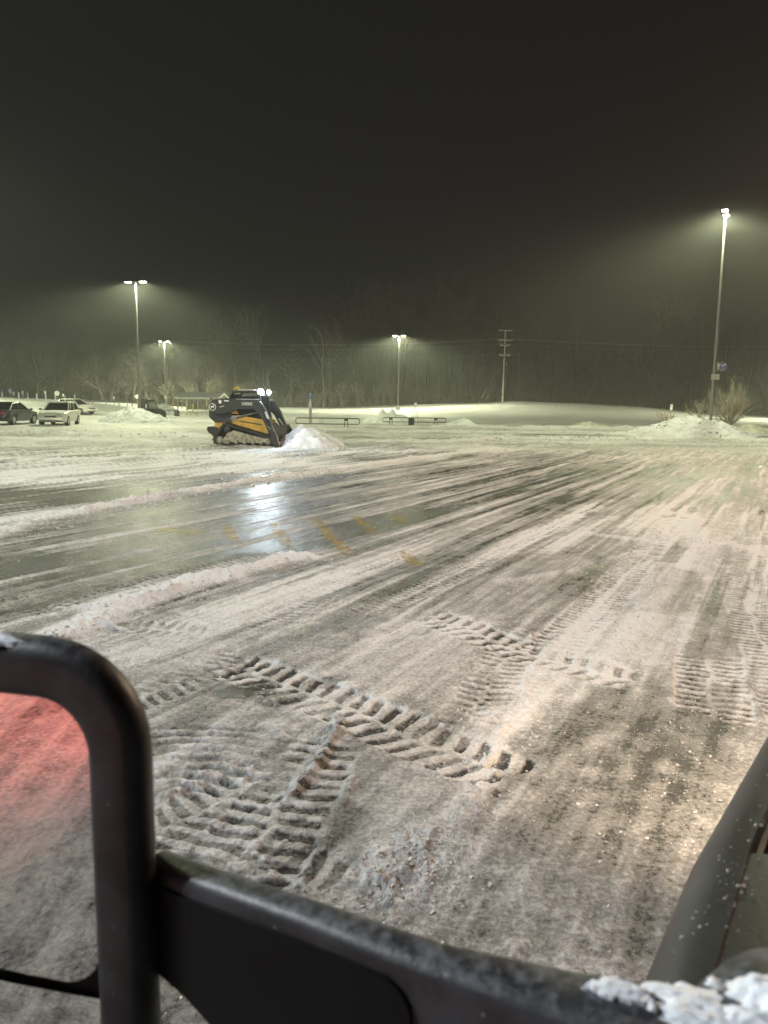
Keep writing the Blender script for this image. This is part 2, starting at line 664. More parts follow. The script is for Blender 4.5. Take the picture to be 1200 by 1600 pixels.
    # ---- tracks with tread bars
    def track(pts, w, pitch, depth, slant=0.25, duty=0.5, amp_c=0.22, sunk=0.012, seed=0, cols=2, fade=0.25, rough=.3, brk=.8, kmin=.2, lift=0.0):
        nonlocal h, cov
        x0 = min(p[0] for p in pts) - w
        x1 = max(p[0] for p in pts) + w
        y0 = min(p[1] for p in pts) - w
        y1 = max(p[1] for p in pts) + w
        idx = np.where((x > x0) & (x < x1) & (y > y0) & (y < y1))[0]
        if len(idx) == 0:
            return
        X = x[idx]
        Y = y[idx]
        wob = (fbm(X * 1.5, Y * 1.5, 2, 40 + seed) - .5) * 0.05
        s, t, d = seg_coords(X, Y, pts)
        t = t + wob
        L = sum(math.hypot(pts[i + 1][0] - pts[i][0], pts[i + 1][1] - pts[i][1]) for i in range(len(pts) - 1))
        endk = sstep(-.02, fade, s + (fbm(X * 6, Y * 6, 2, 50) - .5) * .3) * (1 - sstep(L - fade, L + .02, s + (fbm(X * 6, Y * 6, 2, 51) - .5) * .3))
        ins = (1 - sstep(w / 2 - .015, w / 2 + .012, np.abs(t) + (fbm(X * 14, Y * 14, 2, 52) - .5) * .03)) * endk
        tw = t + (fbm(X * 5, Y * 5, 3, 57 + seed) - .5) * .09
        at_ = np.abs(tw) / (w / 2)
        ph = s / pitch + slant * at_ * 2
        if cols == 2:
            ph = ph + np.where(tw > 0, 0.5, 0)
        ph = ph + (fbm(X * 9, Y * 9, 3, 53 + seed) - .5) * .28
        frac = ph - np.floor(ph)
        bar = sstep(0.0, 0.10, frac) * (1 - sstep(duty, duty + 0.10, frac))
        if cols == 2:
            bar = bar * sstep(.04, .12, at_) * (1 - sstep(.9, .98, at_))
        keep = sstep(.34, .34 + .3 * brk, fbm(X * 3.2 + 5, Y * 3.2, 3, 60 + seed)) * (1 - kmin) + kmin
        crumb = (fbm(X * 45, Y * 45, 3, 61) - .5)
        h[idx] += ins * (-sunk - bar * depth * .44 * keep + crumb * .012 * rough)
        cov[idx] += ins * (lift - (bar - .42) * amp_c * keep)
        rim = np.exp(-((np.abs(t) - w / 2 - .02) / .028) ** 2) * endk
        rimk = sstep(.45, .75, fbm(X * 4.5, Y * 4.5, 2, 62 + seed))
        h[idx] += rim * rimk * (0.010 + crumb * .03)
        cov[idx] += rim * rimk * .10

    track([(-1.05, 5.10), (-0.1, 4.25), (0.68, 3.48)], .48, .132, .030, .30, .46, .62, .012, 1, 2, .12, brk=.35, kmin=.55)
    track([(0.36, 6.45), (0.98, 5.52), (1.70, 4.82)], .44, .132, .028, .30, .46, .58, .010, 2, 2, .2, brk=.5, kmin=.55)
    track([(5.6, 14.0), (3.28, 9.35), (1.95, 6.75), (1.10, 5.2)], .44, .092, .026, .18, .5, .52, .004, 3, 2, .3, rough=.9, brk=.5, kmin=.5, lift=.16)
    track([(4.0, 13.9), (2.2, 10.6), (1.42, 9.2), (0.38, 7.25), (-.3, 6.2)], .36, .088, .018, .2, .5, .40, .004, 4, 2, .5, kmin=.4, lift=.14)
    track([(2.38, 5.45), (1.95, 4.25)], .46, .096, .028, .12, .5, .52, .008, 5, 2, .12, brk=.35, kmin=.6, lift=.12)
    track([(4.9, 10.0), (3.45, 7.2), (2.75, 5.2), (2.3, 3.8)], .40, .09, .016, .15, .5, .42, .004, 6, 2, .4, kmin=.35, lift=.10)
    track([(-0.30, 4.0), (-0.42, 3.2), (-0.66, 2.3)], .48, .104, .017, .10, .5, .40, .004, 7, 2, .2, brk=.9)
    track([(-1.75, 4.15), (-1.25, 4.75), (-.95, 5.35)], .40, .09, .020, .2, .5, .42, .008, 8, 2, .2)
    track([(1.2, 6.0), (.78, 5.0), (.42, 3.95)], .38, .095, .014, .2, .5, .32, .003, 9, 2, .3)
    track([(-2.9, 6.2), (-2.2, 7.6), (-1.3, 9.2)], .34, .10, .018, .2, .5, .30, .006, 10, 2, .3)
    track([(-4.4, 6.1), (-3.3, 6.6), (-2.2, 6.0), (-1.2, 5.75)], .36, .10, .016, .2, .5, .30, .006, 11, 2, .3)
    track([(6.4, 11.5), (4.3, 7.6), (3.2, 5.4)], .40, .09, .016, .15, .5, .40, .004, 12, 2, .4, kmin=.35, lift=.10)
    track([(0.6, 9.3), (0.0, 8.3), (-.6, 7.0), (-1.0, 5.8)], .36, .09, .012, .2, .5, .26, .004, 13, 2, .4)
    track([(-.55, 2.95), (-.1, 2.45), (.25, 2.0)], .40, .10, .014, .45, .5, .34, .004, 14, 2, .3)
    track([(-.52, 3.55), (-.95, 2.95), (-1.15, 2.4)], .40, .10, .013, .3, .5, .34, .004, 15, 2, .3)

    # curved scrub arcs left by a turning machine
    cx, cy = -0.93, 3.13
    idx = np.where(np.hypot(x - cx, y - cy) < 1.15)[0]
    if len(idx):
        X = x[idx]
        Y = y[idx]
        rr = np.hypot((X - cx) * .92, (Y - cy)) + (fbm(X * 2.5, Y * 2.5, 3, 70) - .5) * .10
        th = np.arctan2(Y - cy, X - cx)
        sec = sstep(.55, .95, th) * (1 - sstep(2.8, 3.3, th)) * sstep(.18, .30, rr) * (1 - sstep(.86, 1.0, rr))
        ph = rr / .088 + (fbm(X * 7, Y * 7, 2, 71) - .5) * .5
        fr = ph - np.floor(ph)
        bar = sstep(0, .2, fr) * (1 - sstep(.5, .7, fr))
        k = .4 + .6 * sstep(.35, .6, fbm(th * 2.2, rr * 3, 2, 72))
        h[idx] += sec * (-bar * .015 * k - .004)
        cov[idx] += sec * (-(bar - .42) * .26 * k)

    # snow ridges (windrows)
    def ridge(pts, w, ht, c, seed, dirt=0.0):
        nonlocal h, cov
        x0 = min(p[0] for p in pts) - 3 * w
        x1 = max(p[0] for p in pts) + 3 * w
        y0 = min(p[1] for p in pts) - 3 * w
        y1 = max(p[1] for p in pts) + 3 * w
        idx = np.where((x > x0) & (x < x1) & (y > y0) & (y < y1))[0]
        if len(idx) == 0:
            return
        X = x[idx]
        Y = y[idx]
        s, t, d = seg_coords(X, Y, pts)
        t = np.where(np.abs(t) < d - 1e-6, d, t)
        wob = (fbm(X * 1.1, Y * 1.1, 3, 80 + seed) - .5) * w * 1.3
        prof = np.exp(-(((t + wob) / (w * .5)) ** 2))
        lump = .55 + .9 * fbm(X * 7 / max(w, .2) * .35, Y * 7 / max(w, .2) * .35, 4, 81 + seed)
        cr = fbm(X * 22, Y * 22, 4, 82) - .5
        h[idx] += prof * (ht * lump + cr * .05)
        cov[idx] += np.clip(prof * 1.5, 0, 1) * (c - dirt * (fbm(X * 12, Y * 12, 3, 83)))

    ridge([(-4.6, 2.6), (-3.6, 3.9), (-2.75, 5.1), (-2.30, 5.95), (-1.92, 7.05), (-1.5, 8.05), (-.95, 8.75)], .40, .06, .85, 1)
    ridge([(-5.5, 8.6), (-5.06, 10.1), (-4.85, 12.4), (-4.06, 14.4), (-2.9, 17.3), (-1.4, 20.0), (0.2, 23.2), (4.5, 30)], .34, .07, .50, 2)
    ridge([(-11, 13.5), (-8.6, 15.7), (-6.3, 17.0), (-4.2, 19.0), (-2.8, 22.0)], .9, .06, .35, 3)
    ridge([(-14, 20.5), (-9.5, 21.5), (-6.0, 24.0), (-2.0, 26.0), (1.2, 27.5), (4.5, 29.5)], .8, .09, .4, 4)
    ridge([(-26, 38.5), (-16, 37.5), (-10.5, 37.5), (-7.8, 36.5)], 1.1, .14, .35, 5)
    ridge([(-24, 34.5), (-15, 33), (-9.5, 32.0)], .9, .10, .3, 6)
    ridge([(-0.5, 34), (6, 37.5), (14, 41)], .7, .10, .35, 7)
    ridge([(4, 57), (14, 58), (26, 60)], 1.2, .14, .3, 8)
    ridge([(-0.25, 4.16), (-0.30, 3.75), (-0.42, 3.30)], .055, .03, .12, 9, .3)
    ridge([(2.9, 10.5), (3.9, 9.7), (5.5, 9.6)], .22, .03, .25, 10)
    ridge([(1.2, 7.6), (2.1, 8.15), (3.2, 9.4)], .16, .025, .2, 11)
    ridge([(3.1, 8.5), (2.15, 6.4), (1.5, 5.0)], .30, .022, .28, 12)
    ridge([(.75, 4.3), (.42, 3.3), (.05, 2.6)], .28, .016, .12, 13)
    ridge([(5.0, 12.2), (4.2, 10.2), (5.2, 8.6), (5.4, 7.5)], .2, .025, .2, 14)
    return h, cov


def build_ground():
    # radial rings: fine near, coarse far
    rs = [0.0, 0.4, 0.8, 1.1, 1.3, 1.45]
    r = 1.45
    while r < 190:
        r += min(max(0.0055, 0.00165 * r ** 1.5), 0.012 * r)
        rs.append(r)
    while r < 700:
        r *= 1.06
        rs.append(r)
    rs = np.array(rs)
    dense = np.linspace(math.radians(-34), math.radians(34), 640)
    coarse = np.linspace(math.radians(34), math.radians(326), 150)[1:-1]
    th = np.concatenate([dense, coarse])
    nr, nt_ = len(rs), len(th)
    R, T = np.meshgrid(rs, th, indexing='ij')
    x = (R * np.sin(T)).ravel()
    y = (R * np.cos(T)).ravel()
    h, cov = ground_fields(x, y)
    z = terrain(x, y) + h
    co = np.stack([x, y, z], 1).astype(np.float32)
    i = np.arange(nr - 1)[:, None]
    j = np.arange(nt_)[None, :]
    j2 = (j + 1) % nt_
    q = np.stack([i * nt_ + j, i * nt_ + j2, (i + 1) * nt_ + j2, (i + 1) * nt_ + j], -1)[1:].reshape(-1, 4)
    # merge the centre: triangle-free disc, first ring closed by one ngon
    me = bpy.data.meshes.new('ground')
    nv = len(co)
    nf = len(q)
    ring = (np.arange(nt_) + nt_)[::-1]
    me.vertices.add(nv)
    me.vertices.foreach_set('co', co.ravel())
    me.loops.add(nf * 4 + nt_)
    me.loops.foreach_set('vertex_index', np.concatenate([q[:, ::-1].ravel(), ring[::-1][::-1]]).astype(np.int32))
    me.polygons.add(nf + 1)
    me.polygons.foreach_set('loop_start', np.concatenate([np.arange(nf) * 4, [nf * 4]]).astype(np.int32))
    me.polygons.foreach_set('use_smooth', np.ones(nf + 1, dtype=bool))
    me.update(calc_edges=True)
    me.validate()
    at_ = me.attributes.new('cover', 'FLOAT', 'POINT')
    at_.data.foreach_set('value', np.clip(cov, 0, 1.2).astype(np.float32))
    o = bpy.data.objects.new('ground', me)
    COL.objects.link(o)
    tag(o, kind='structure')
    me.materials.append(ground_material())
    return o


def ground_material():
    m = bpy.data.materials.new('plowed_snow_on_asphalt')
    m.use_nodes = True
    nt = m.node_tree
    L = nt.links.new
    b = nt.nodes['Principled BSDF']
    at_ = nt.nodes.new('ShaderNodeAttribute')
    at_.attribute_name = 'cover'
    tc = nt.nodes.new('ShaderNodeTexCoord')

    def nz(scale, detail, rough, mapping=None):
        n = nt.nodes.new('ShaderNodeTexNoise')
        n.inputs['Scale'].default_value = scale
        n.inputs['Detail'].default_value = detail
        n.inputs['Roughness'].default_value = rough
        L((mapping or tc).outputs[0 if mapping else 'Object'], n.inputs['Vector'])
        return n

    def math_(op, a, bv, clamp=False):
        n = nt.nodes.new('ShaderNodeMath')
        n.operation = op
        n.use_clamp = clamp
        for k, v in enumerate((a, bv)):
            if isinstance(v, (int, float)):
                n.inputs[k].default_value = v
            else:
                L(v, n.inputs[k])
        return n.outputs[0]

    mp = nt.nodes.new('ShaderNodeMapping')
    mp.vector_type = 'TEXTURE'
    mp.inputs['Rotation'].default_value = (0, 0, math.pi / 2 - S_ANG)
    mp.inputs['Scale'].default_value = (2.6, 0.22, 1)
    L(tc.outputs['Object'], mp.inputs['Vector'])
    streak = nz(2.2, 6, 0.6, mp)
    fine = nz(38, 6, 0.7)
    mid = nz(7, 6, 0.62)
    c = math_('ADD', at_.outputs['Fac'], math_('MULTIPLY', math_('SUBTRACT', streak.outputs['Fac'], .5), .95))
    c = math_('ADD', c, math_('MULTIPLY', math_('SUBTRACT', mid.outputs['Fac'], .5), .55))
    c = math_('ADD', c, math_('MULTIPLY', math_('SUBTRACT', fine.outputs['Fac'], .5), 1.15), True)
    cr = nt.nodes.new('ShaderNodeValToRGB')
    e = cr.color_ramp.elements
    e[0].position = 0.05
    e[0].color = (0.030, 0.030, 0.029, 1)
    e[1].position = 1.0
    e[1].color = (0.80, 0.80, 0.82, 1)
    for p, col in ((0.25, (0.115, 0.114, 0.112)), (0.45, (0.29, 0.289, 0.287)), (0.65, (0.52, 0.52, 0.52)), (0.82, (0.70, 0.70, 0.705))):
        k = e.new(p)
        k.color = (*col, 1)
    L(c, cr.inputs['Fac'])
    # brown salt and sand stain
    st = nz(2.6, 5, 0.6)
    sm = nt.nodes.new('ShaderNodeMapRange')
    sm.inputs['From Min'].default_value = 0.52
    sm.inputs['From Max'].default_value = 0.72
    sm.inputs['To Max'].default_value = 0.08
    L(st.outputs['Fac'], sm.inputs['Value'])
    mx = nt.nodes.new('ShaderNodeMix')
    mx.data_type = 'RGBA'
    mx.blend_type = 'MULTIPLY'
    mx.inputs[7].default_value = (0.86, 0.77, 0.66, 1)
    L(sm.outputs['Result'], mx.inputs['Factor'])
    L(cr.outputs['Color'], mx.inputs[6])
    L(mx.outputs[2], b.inputs['Base Color'])
    rr = nt.nodes.new('ShaderNodeMapRange')
    rr.inputs['From Min'].default_value = 0.22
    rr.inputs['From Max'].default_value = 0.50
    rr.inputs['To Min'].default_value = 0.25
    rr.inputs['To Max'].default_value = 0.68
    L(c, rr.inputs['Value'])
    L(rr.outputs['Result'], b.inputs['Roughness'])
    b.inputs['Specular IOR Level'].default_value = 0.4
    # relief: granular snow
    g1 = nz(120, 5, 0.7)
    hsum = math_('ADD', math_('MULTIPLY', g1.outputs['Fac'], 0.25), math_('ADD', math_('MULTIPLY', fine.outputs['Fac'], 0.6), math_('MULTIPLY', mid.outputs['Fac'], 1.2)))
    bp = nt.nodes.new('ShaderNodeBump')
    bp.inputs['Strength'].default_value = 0.9
    bp.inputs['Distance'].default_value = 0.045
    L(hsum, bp.inputs['Height'])
    L(bp.outputs['Normal'], b.inputs['Normal'])
    return m


GROUND = build_ground()


def ground_z(x, y):
    x = np.array([float(x)])
    y = np.array([float(y)])
    h, c = ground_fields(x, y)
    return float((terrain(x, y) + h)[0])


# ---- worn yellow paint on the asphalt
def paint_material():
    m = bpy.data.materials.new('worn_yellow_paint')
    m.use_nodes = True
    nt = m.node_tree
    b = nt.nodes['Principled BSDF']
    b.inputs['Base Color'].default_value = (0.46, 0.33, 0.05, 1)
    b.inputs['Roughness'].default_value = 0.45
    tc = nt.nodes.new('ShaderNodeTexCoord')
    n = nt.nodes.new('ShaderNodeTexNoise')
    n.inputs['Scale'].default_value = 4.5
    n.inputs['Detail'].default_value = 7
    n.inputs['Roughness'].default_value = .7
    nt.links.new(tc.outputs['Object'], n.inputs['Vector'])
    mr = nt.nodes.new('ShaderNodeMapRange')
    mr.inputs['From Min'].default_value = 0.40
    mr.inputs['From Max'].default_value = 0.62
    mr.inputs['To Min'].default_value = 0.55
    mr.inputs['To Max'].default_value = 0.0
    nt.links.new(n.outputs['Fac'], mr.inputs['Value'])
    nt.links.new(mr.outputs['Result'], b.inputs['Alpha'])
    return m


M['paint'] = paint_material()


def stripe(p0, p1, w):
    (ax, ay), (bx, by) = p0, p1
    L = math.hypot(bx - ax, by - ay)
    dx, dy = (bx - ax) / L, (by - ay) / L
    ns, ntt = max(8, int(L / .04)), 7
    xs, ys = [], []
    for i in range(ns + 1):
        for j in range(ntt + 1):
            s = L * i / ns
            t = (j / ntt - .5) * w
            xs.append(ax + dx * s - dy * t)
            ys.append(ay + dy * s + dx * t)
    xs, ys = np.array(xs), np.array(ys)
    h, _ = ground_fields(xs, ys)
    z = terrain(xs, ys) + h + 0.012
    mb = MB()
    fs = []
    for i in range(ns):
        for j in range(ntt):
            k = i * (ntt + 1) + j
            fs.append((k, k + 1, k + ntt + 2, k + ntt + 1))
    mb.add(list(zip(xs, ys, z)), fs)
    o = mb.build('painted_stripe', M['paint'], GROUND, True, 80)
    return o


stripe(gp(488, 811), gp(546, 868), .17)
stripe(gp(554, 808), gp(585, 834), .17)
stripe(gp(428, 818), gp(450, 855), .16)
stripe(gp(352, 820), gp(372, 852), .16)
stripe(gp(245, 828), gp(318, 834), .30)
stripe(gp(612, 806), gp(634, 820), .16)
stripe(gp(632, 862), gp(650, 884), .16)


# ---- loose snow crumbs and chunks thrown about the lot
def debris():
    rnd = random.Random(5)
    pts = []

    def spray(c0, c1, w, n, smin, smax):
        for _ in range(n):
            k = rnd.random()
            x = c0[0] + (c1[0] - c0[0]) * k + rnd.gauss(0, w)
            y = c0[1] + (c1[1] - c0[1]) * k + rnd.gauss(0, w)
            pts.append((x, y, (smin + (smax - smin) * rnd.random() ** 4.5) * (.5 if y < 12 else .75)))
    spray((.75, 4.3), (.05, 2.55), .13, 1100, .003, .022)
    spray((.05, 2.6), (.25, 2.9), .10, 260, .004, .026)
    spray((-2.6, 5.3), (-1.0, 8.7), .20, 900, .006, .045)
    spray((-.28, 4.1), (-.42, 3.3), .025, 420, .004, .014)
    spray((3.0, 8.5), (1.4, 4.9), .20, 1100, .005, .026)
    spray((4.5, 9.6), (3.0, 9.9), .5, 600, .006, .03)
    spray((1.9, 4.6), (1.1, 2.9), .30, 900, .003, .016)
    spray((-1.8, 5.1), (-.5, 5.2), .35, 700, .004, .022)
    spray((-5.0, 10.2), (-4.0, 14.4), .25, 500, .010, .06)
    spray((-4.0, 14.4), (-1.3, 20.2), .3, 500, .012, .07)
    spray((-8.6, 15.6), (-3.5, 20.5), .8, 350, .012, .06)
    spray((-14, 21), (1, 27.4), .8, 450, .015, .07)
    spray((-25, 38), (-8, 36.5), .8, 450, .025, .11)
    spray((0, 34), (14, 41), .6, 400, .03, .12)
    for _ in range(2600):
        r = 2.0 + 14 * rnd.random() ** 1.6
        a = math.radians(rnd.uniform(-33, 33))
        pts.append((r * math.sin(a), r * math.cos(a), .002 + .008 * rnd.random() ** 4))
    xs = np.array([p[0] for p in pts])
    ys = np.array([p[1] for p in pts])
    h, _ = ground_fields(xs, ys)
    zs = terrain(xs, ys) + h
    base = [Vector(p) for p in ((1, 0, 0), (-1, 0, 0), (0, 1, 0), (0, -1, 0), (0, 0, 1), (0, 0, -1), (.62, .62, .5), (-.62, -.62, .45))]
    faces = [(0, 6, 4), (6, 2, 4), (2, 1, 4), (1, 7, 4), (7, 3, 4), (3, 0, 4), (0, 2, 6), (2, 0, 5), (1, 2, 5), (3, 1, 5), (0, 3, 5), (1, 3, 7)]
    mb = MB()
    for (x, y, s), z in zip(pts, zs):
        e = Matrix.Rotation(rnd.random() * 6.3, 3, 'Z') @ Matrix.Rotation(rnd.random() * 6.3, 3, 'X')
        kx, ky, kz = rnd.uniform(.7, 1.3), rnd.uniform(.6, 1.2), rnd.uniform(.5, 1.0)
        vs = []
        for p in base:
            q = e @ Vector((p.x * kx * rnd.uniform(.8, 1.2), p.y * ky, p.z * kz))
            vs.append((x + q.x * s, y + q.y * s, z + q.z * s * .8 + s * .3))
        mb.add(vs, faces)
    o = mb.build('snow_crumbs', M['snow_chunk'], None)
    tag(o, 'loose crumbs and chunks of snow thrown about the plowed lot', 'snow', kind='stuff')


M['snow_chunk'] = mat('crumbled_snow', (0.66, 0.66, 0.66), 0.7, scale=8, col2=(0.48, 0.47, 0.45), spec=0.35)
debris()


# ------------------------------------------------------------------ snow piles
def snow_pile(name, c, rx, ry, ht, label, material, rz=0.0, seed=0, peaks=(), chunks=60, res=64, group=None):
    """a heaped pile: noisy dome sheet with its rim pushed under the ground, lumps sunk into it"""
    root = empty(name, (c[0], c[1], tz(c[0], c[1])), rz, label=label, cat='snow pile', group=group)
    rnd = random.Random(seed)
    mb = MB()
    n = res
    U, V = np.meshgrid(np.linspace(-1.15, 1.15, n), np.linspace(-1.15, 1.15, n), indexing='ij')
    x = U.ravel() * rx
    y = V.ravel() * ry
    q = np.hypot(U.ravel(), V.ravel()) + (fbm(x * .8 / rx * 2 + seed, y * .8 / ry * 2, 3, seed) - .5) * .35
    z = np.clip(1 - q, -0.2, 1) ** 1.0 * ht
    z = np.where(q < 1, ht * np.clip(1 - q, 0, 1) ** .85, -0.12)
    for (px_, py_, rr_, hh_) in peaks:
        z = np.maximum(z, hh_ - np.hypot(x - px_, y - py_) * hh_ / rr_)
    z = z + np.where(q < 1.02, (fbm(x * 1.7 + seed, y * 1.7, 5, seed + 3) - .42) * ht * .34 + (fbm(x * 6, y * 6, 3, seed + 4) - .5) * .12, 0)
    c_, s_ = math.cos(rz), math.sin(rz)
    wx = c[0] + x * c_ - y * s_
    wy = c[1] + x * s_ + y * c_
    zt = terrain(wx, wy) - tz(c[0], c[1])
    z = np.maximum(z, -.15) + zt
    vs = list(zip(x, y, z))
    fs = [(i * n + j, (i + 1) * n + j, (i + 1) * n + j + 1, i * n + j + 1) for i in range(n - 1) for j in range(n - 1)]
    mb.add(vs, fs)
    mb.build('heap', material, root, True, 70)
    if chunks:
        cb = MB()
        zz = z.reshape(n, n)
        for _ in range(chunks):
            a, k = rnd.random() * 6.283, math.sqrt(rnd.random()) * .98
            u, v = math.cos(a) * k, math.sin(a) * k
            i = int((u + 1.15) / 2.3 * (n - 1))
            j = int((v + 1.15) / 2.3 * (n - 1))
            s = ht * (.015 + .06 * rnd.random() ** 2.5)
            M3 = Matrix.Rotation(rnd.random() * 6.3, 4, 'Z') @ Matrix.Rotation(rnd.random() * 6.3, 4, 'X')
            cb.box((u * rx, v * ry, zz[i, j] + s * .35), (s * 1.5, s * rnd.uniform(.8, 1.6), s * 1.2), M3, rnd.uniform(.5, .9))
        cb.build('lump', material, root)['kind'] = 'stuff'
    return root


p = on_ground(1083, 45.2)
snow_pile('snow_pile', (p.x - .1, p.y), 4.0, 2.3, 1.15, 'big white snow pile heaped around the foot of the tall lamp post with two signs', M['snow'], 0.05, 3, ((-.6, -.2, 2.2, 1.2), (1.4, -.5, 2.0, .85)), 420, 80)
p = on_ground(215, 58.5)
snow_pile('snow_pile', (p.x - .2, p.y), 2.8, 2.4, 1.1, 'white snow pile at the lamp post in front of the small dark utility vehicle', M['snow'], 0.0, 5, ((-.3, 0, 1.9, 1.1),), 240)
p = on_ground(488, 30.4)
snow_pile('snow_pile', (p.x - .15, p.y + .1), 1.35, 1.15, .72, 'loose heap of snow being pushed by the black and yellow track loader', M['snow'], -.3, 8, ((-.35, .1, 1.0, .85), (.1, .3, .8, .7)), 160, 56)
p = on_ground(607, 66)
snow_pile('snow_pile', (p.x, p.y), 2.6, 1.5, .9, 'jagged white snow pile behind the rail corral with a litter bin', M['snow'], 0, 9, ((-.5, 0, 1.0, 1.15), (.35, 0, .9, 1.2)), 120)
p = on_ground(721, 58)
snow_pile('snow_pile', (p.x, p.y), 1.5, 1.1, .62, 'small pointed snow pile beside the end of the rail corral', M['snow'], 0, 12, ((.1, 0, .9, .70),), 60, 48)
p = on_ground(1172, 53)
snow_pile('snow_pile', (p.x, p.y), 1.7, 1.3, .62, 'small rounded tan snow pile below the bare fan-shaped shrub', M['snow_dirty'], 0, 14, (), 40, 48)
p = on_ground(921, 62)
snow_pile('snow_pile', (p.x, p.y), 1.5, 1.1, .42, 'low dirty grey snow pile alone at the edge of the snowy field', M['snow_dirty'], 0, 16, (), 50, 48)
p = on_ground(256, 96)
snow_pile('snow_pile', (p.x, p.y), 2.0, 1.6, 1.15, 'white rounded snow pile between the litter barrel and the open shelter', M['snow'], 0, 18, (), 60, 48)
p = on_ground(293, 86)
snow_pile('snow_pile', (p.x, p.y), 1.6, 1.1, .5, 'low dirty snow pile on the ground in front of the open shelter', M['snow_dirty'], 0, 20, (), 50, 44)


# ------------------------------------------------------------------ lamp posts
def spot(name, parent, loc, power, col, size_deg, blend, direction=(0, 0, -1), radius=.12):
    l = bpy.data.lights.new(name, 'SPOT')
    l.energy = power
    l.color = col
    l.spot_size = math.radians(size_deg)
    l.spot_blend = blend
    l.shadow_soft_size = radius
    o = bpy.data.objects.new(name, l)
    COL.objects.link(o)
    o.parent = parent
    o.location = loc
    o.rotation_euler = Vector(direction).to_track_quat('-Z', 'Y').to_euler()
    return o


IES = bpy.data.texts.new('area_luminaire.ies')
_va = [0, 15, 30, 40, 50, 58, 65, 70, 74, 78, 82, 86, 90]
_cd = [260, 300, 420, 580, 850, 1080, 1200, 1080, 820, 470, 170, 35, 0]
IES.write('IESNA:LM-63-2002\nTILT=NONE\n1 1000 1 %d 1 1 2 0 0 0\n1 1 1\n%s\n0\n%s\n' % (len(_va), ' '.join(map(str, _va)), ' '.join(map(str, _cd))))


def area_luminaire(parent, loc, power, col, tilt):
    l = bpy.data.lights.new('lamp_light', 'POINT')
    l.energy = power
    l.color = col
    l.shadow_soft_size = .14
    l.use_nodes = True
    nt = l.node_tree
    em = nt.nodes['Emission']
    ie = nt.nodes.new('ShaderNodeTexIES')
    ie.mode = 'INTERNAL'
    ie.ies = IES
    nt.links.new(ie.outputs['Fac'], em.inputs['Strength'])
    o = bpy.data.objects.new('lamp_light', l)
    COL.objects.link(o)
    o.parent = parent
    o.location = loc
    o.rotation_euler = (0, tilt, 0)
    return o


def lamp_post(loc, ht, rz, label, power=LAMP_W, col=LAMP_COL):
    root = empty('lamp_post', loc, rz, label=label, cat='lamp post', group='parking lot lamp posts')
    b = MB()
    b.lathe([(.28, -.4), (.28, .55), (.25, .60)], (0, 0, 0), (0, 0, 1), 16)
    b.build('concrete_base', M['concrete'], root, True)
    b = MB()
    b.box((0, 0, .62), (.34, .34, .04))
    n = 10
    loops = []
    for i in range(n + 1):
        z = .60 + (ht - .6) * i / n
        w = .085 - .03 * i / n
        loops.append([(w * sx - .03 * sx * 0 + 0, w * sy, z) for sx, sy in ((-1, -.6), (-.6, -1), (.6, -1), (1, -.6), (1, .6), (.6, 1), (-.6, 1), (-1, .6))])
    b.loft(loops, True, True)
    b.build('pole', M['pole'], root)
    for s in (-1, 1):
        a = MB()
        a.box((s * .22, 0, ht - .06), (.36, .06, .07))
        a.build('arm', M['pole'], root)
        hd = MB()
        hd.box((s * .62, 0, ht - .02), (.58, .36, .09), bevel=.025)
        hd.box((s * .36, 0, ht - .045), (.14, .16, .10), bevel=.02)
        for k in range(5):
            hd.box((s * (.46 + .08 * k), 0, ht + .035), (.02, .30, .03))
        head = hd.build('luminaire', M['pole_dark'], root)
        ln = MB()
        ln.box((s * .64, 0, ht - .072), (.44, .27, .022), taper=1.0)
        ln.build('lens', M['lens_on'], head)
        area_luminaire(root, (s * .64, 0, ht - .13), power, col, -s * .05)
    return root


M['concrete'] = mat('concrete', (0.40, 0.39, 0.37), 0.8, scale=6, bump=.3)
M['pole'] = mat('grey_painted_pole', (0.34, 0.33, 0.31), 0.38, .35, var=.25, scale=2)

p = at(1134, 331, 46)
lamp_post((p.x, 46, 0), p.z, math.radians(64), 'tall lamp post with blue round sign and white placard in the big snow pile')
p = at(212, 447, 63)
lamp_post((p.x, 63, 0), 11.0, math.radians(-14), 'lamp post standing in the snow pile by the small dark utility vehicle')
p = at(256.5, 541, 133)
lamp_post((p.x, 133, tz(p.x, 133)), 11.0 + .1, math.radians(-6), 'distant lamp post beyond the snow pile and the litter barrel', LAMP_W * 1.5)
p = at(623.5, 534, 116)
lamp_post((p.x, 116, tz(p.x, 116)), 10.9, math.radians(-8), 'lamp post behind the jagged snow pile and rail corral at the field edge', LAMP_W * 1.9)
# lot lamps added out of frame to supply the implied light, positions guessed
lamp_post((-15.0, 1.0, 0), 11.0, math.radians(80), 'lamp post standing in the lot on the mirror side of the black truck', LAMP_W * .86, (.90, .95, 1.0))
lamp_post((-19.5, 23.0, 0), 11.0, math.radians(80), 'lamp post standing in the lot between the black truck and the dark sedan', LAMP_W * .6)
lamp_post((13.5, 14.5, 0), 9.0, math.radians(50), 'lamp post with warm light standing ahead of the black truck', LAMP_W * .48, (1.0, .66, .46))
lamp_post((62.0, 96.0, 0), 11.0, math.radians(30), 'lamp post standing at the field edge beyond the bare fan-shaped shrub', LAMP_W * 3.0)
lamp_post((-51.0, 78.0, 0), 11.0, math.radians(30), 'unseen lamp post added in the lot on the far side of the dark sedan', LAMP_W * 1.3)  # unseen lamp added to brighten the shelter roof, posts and signs

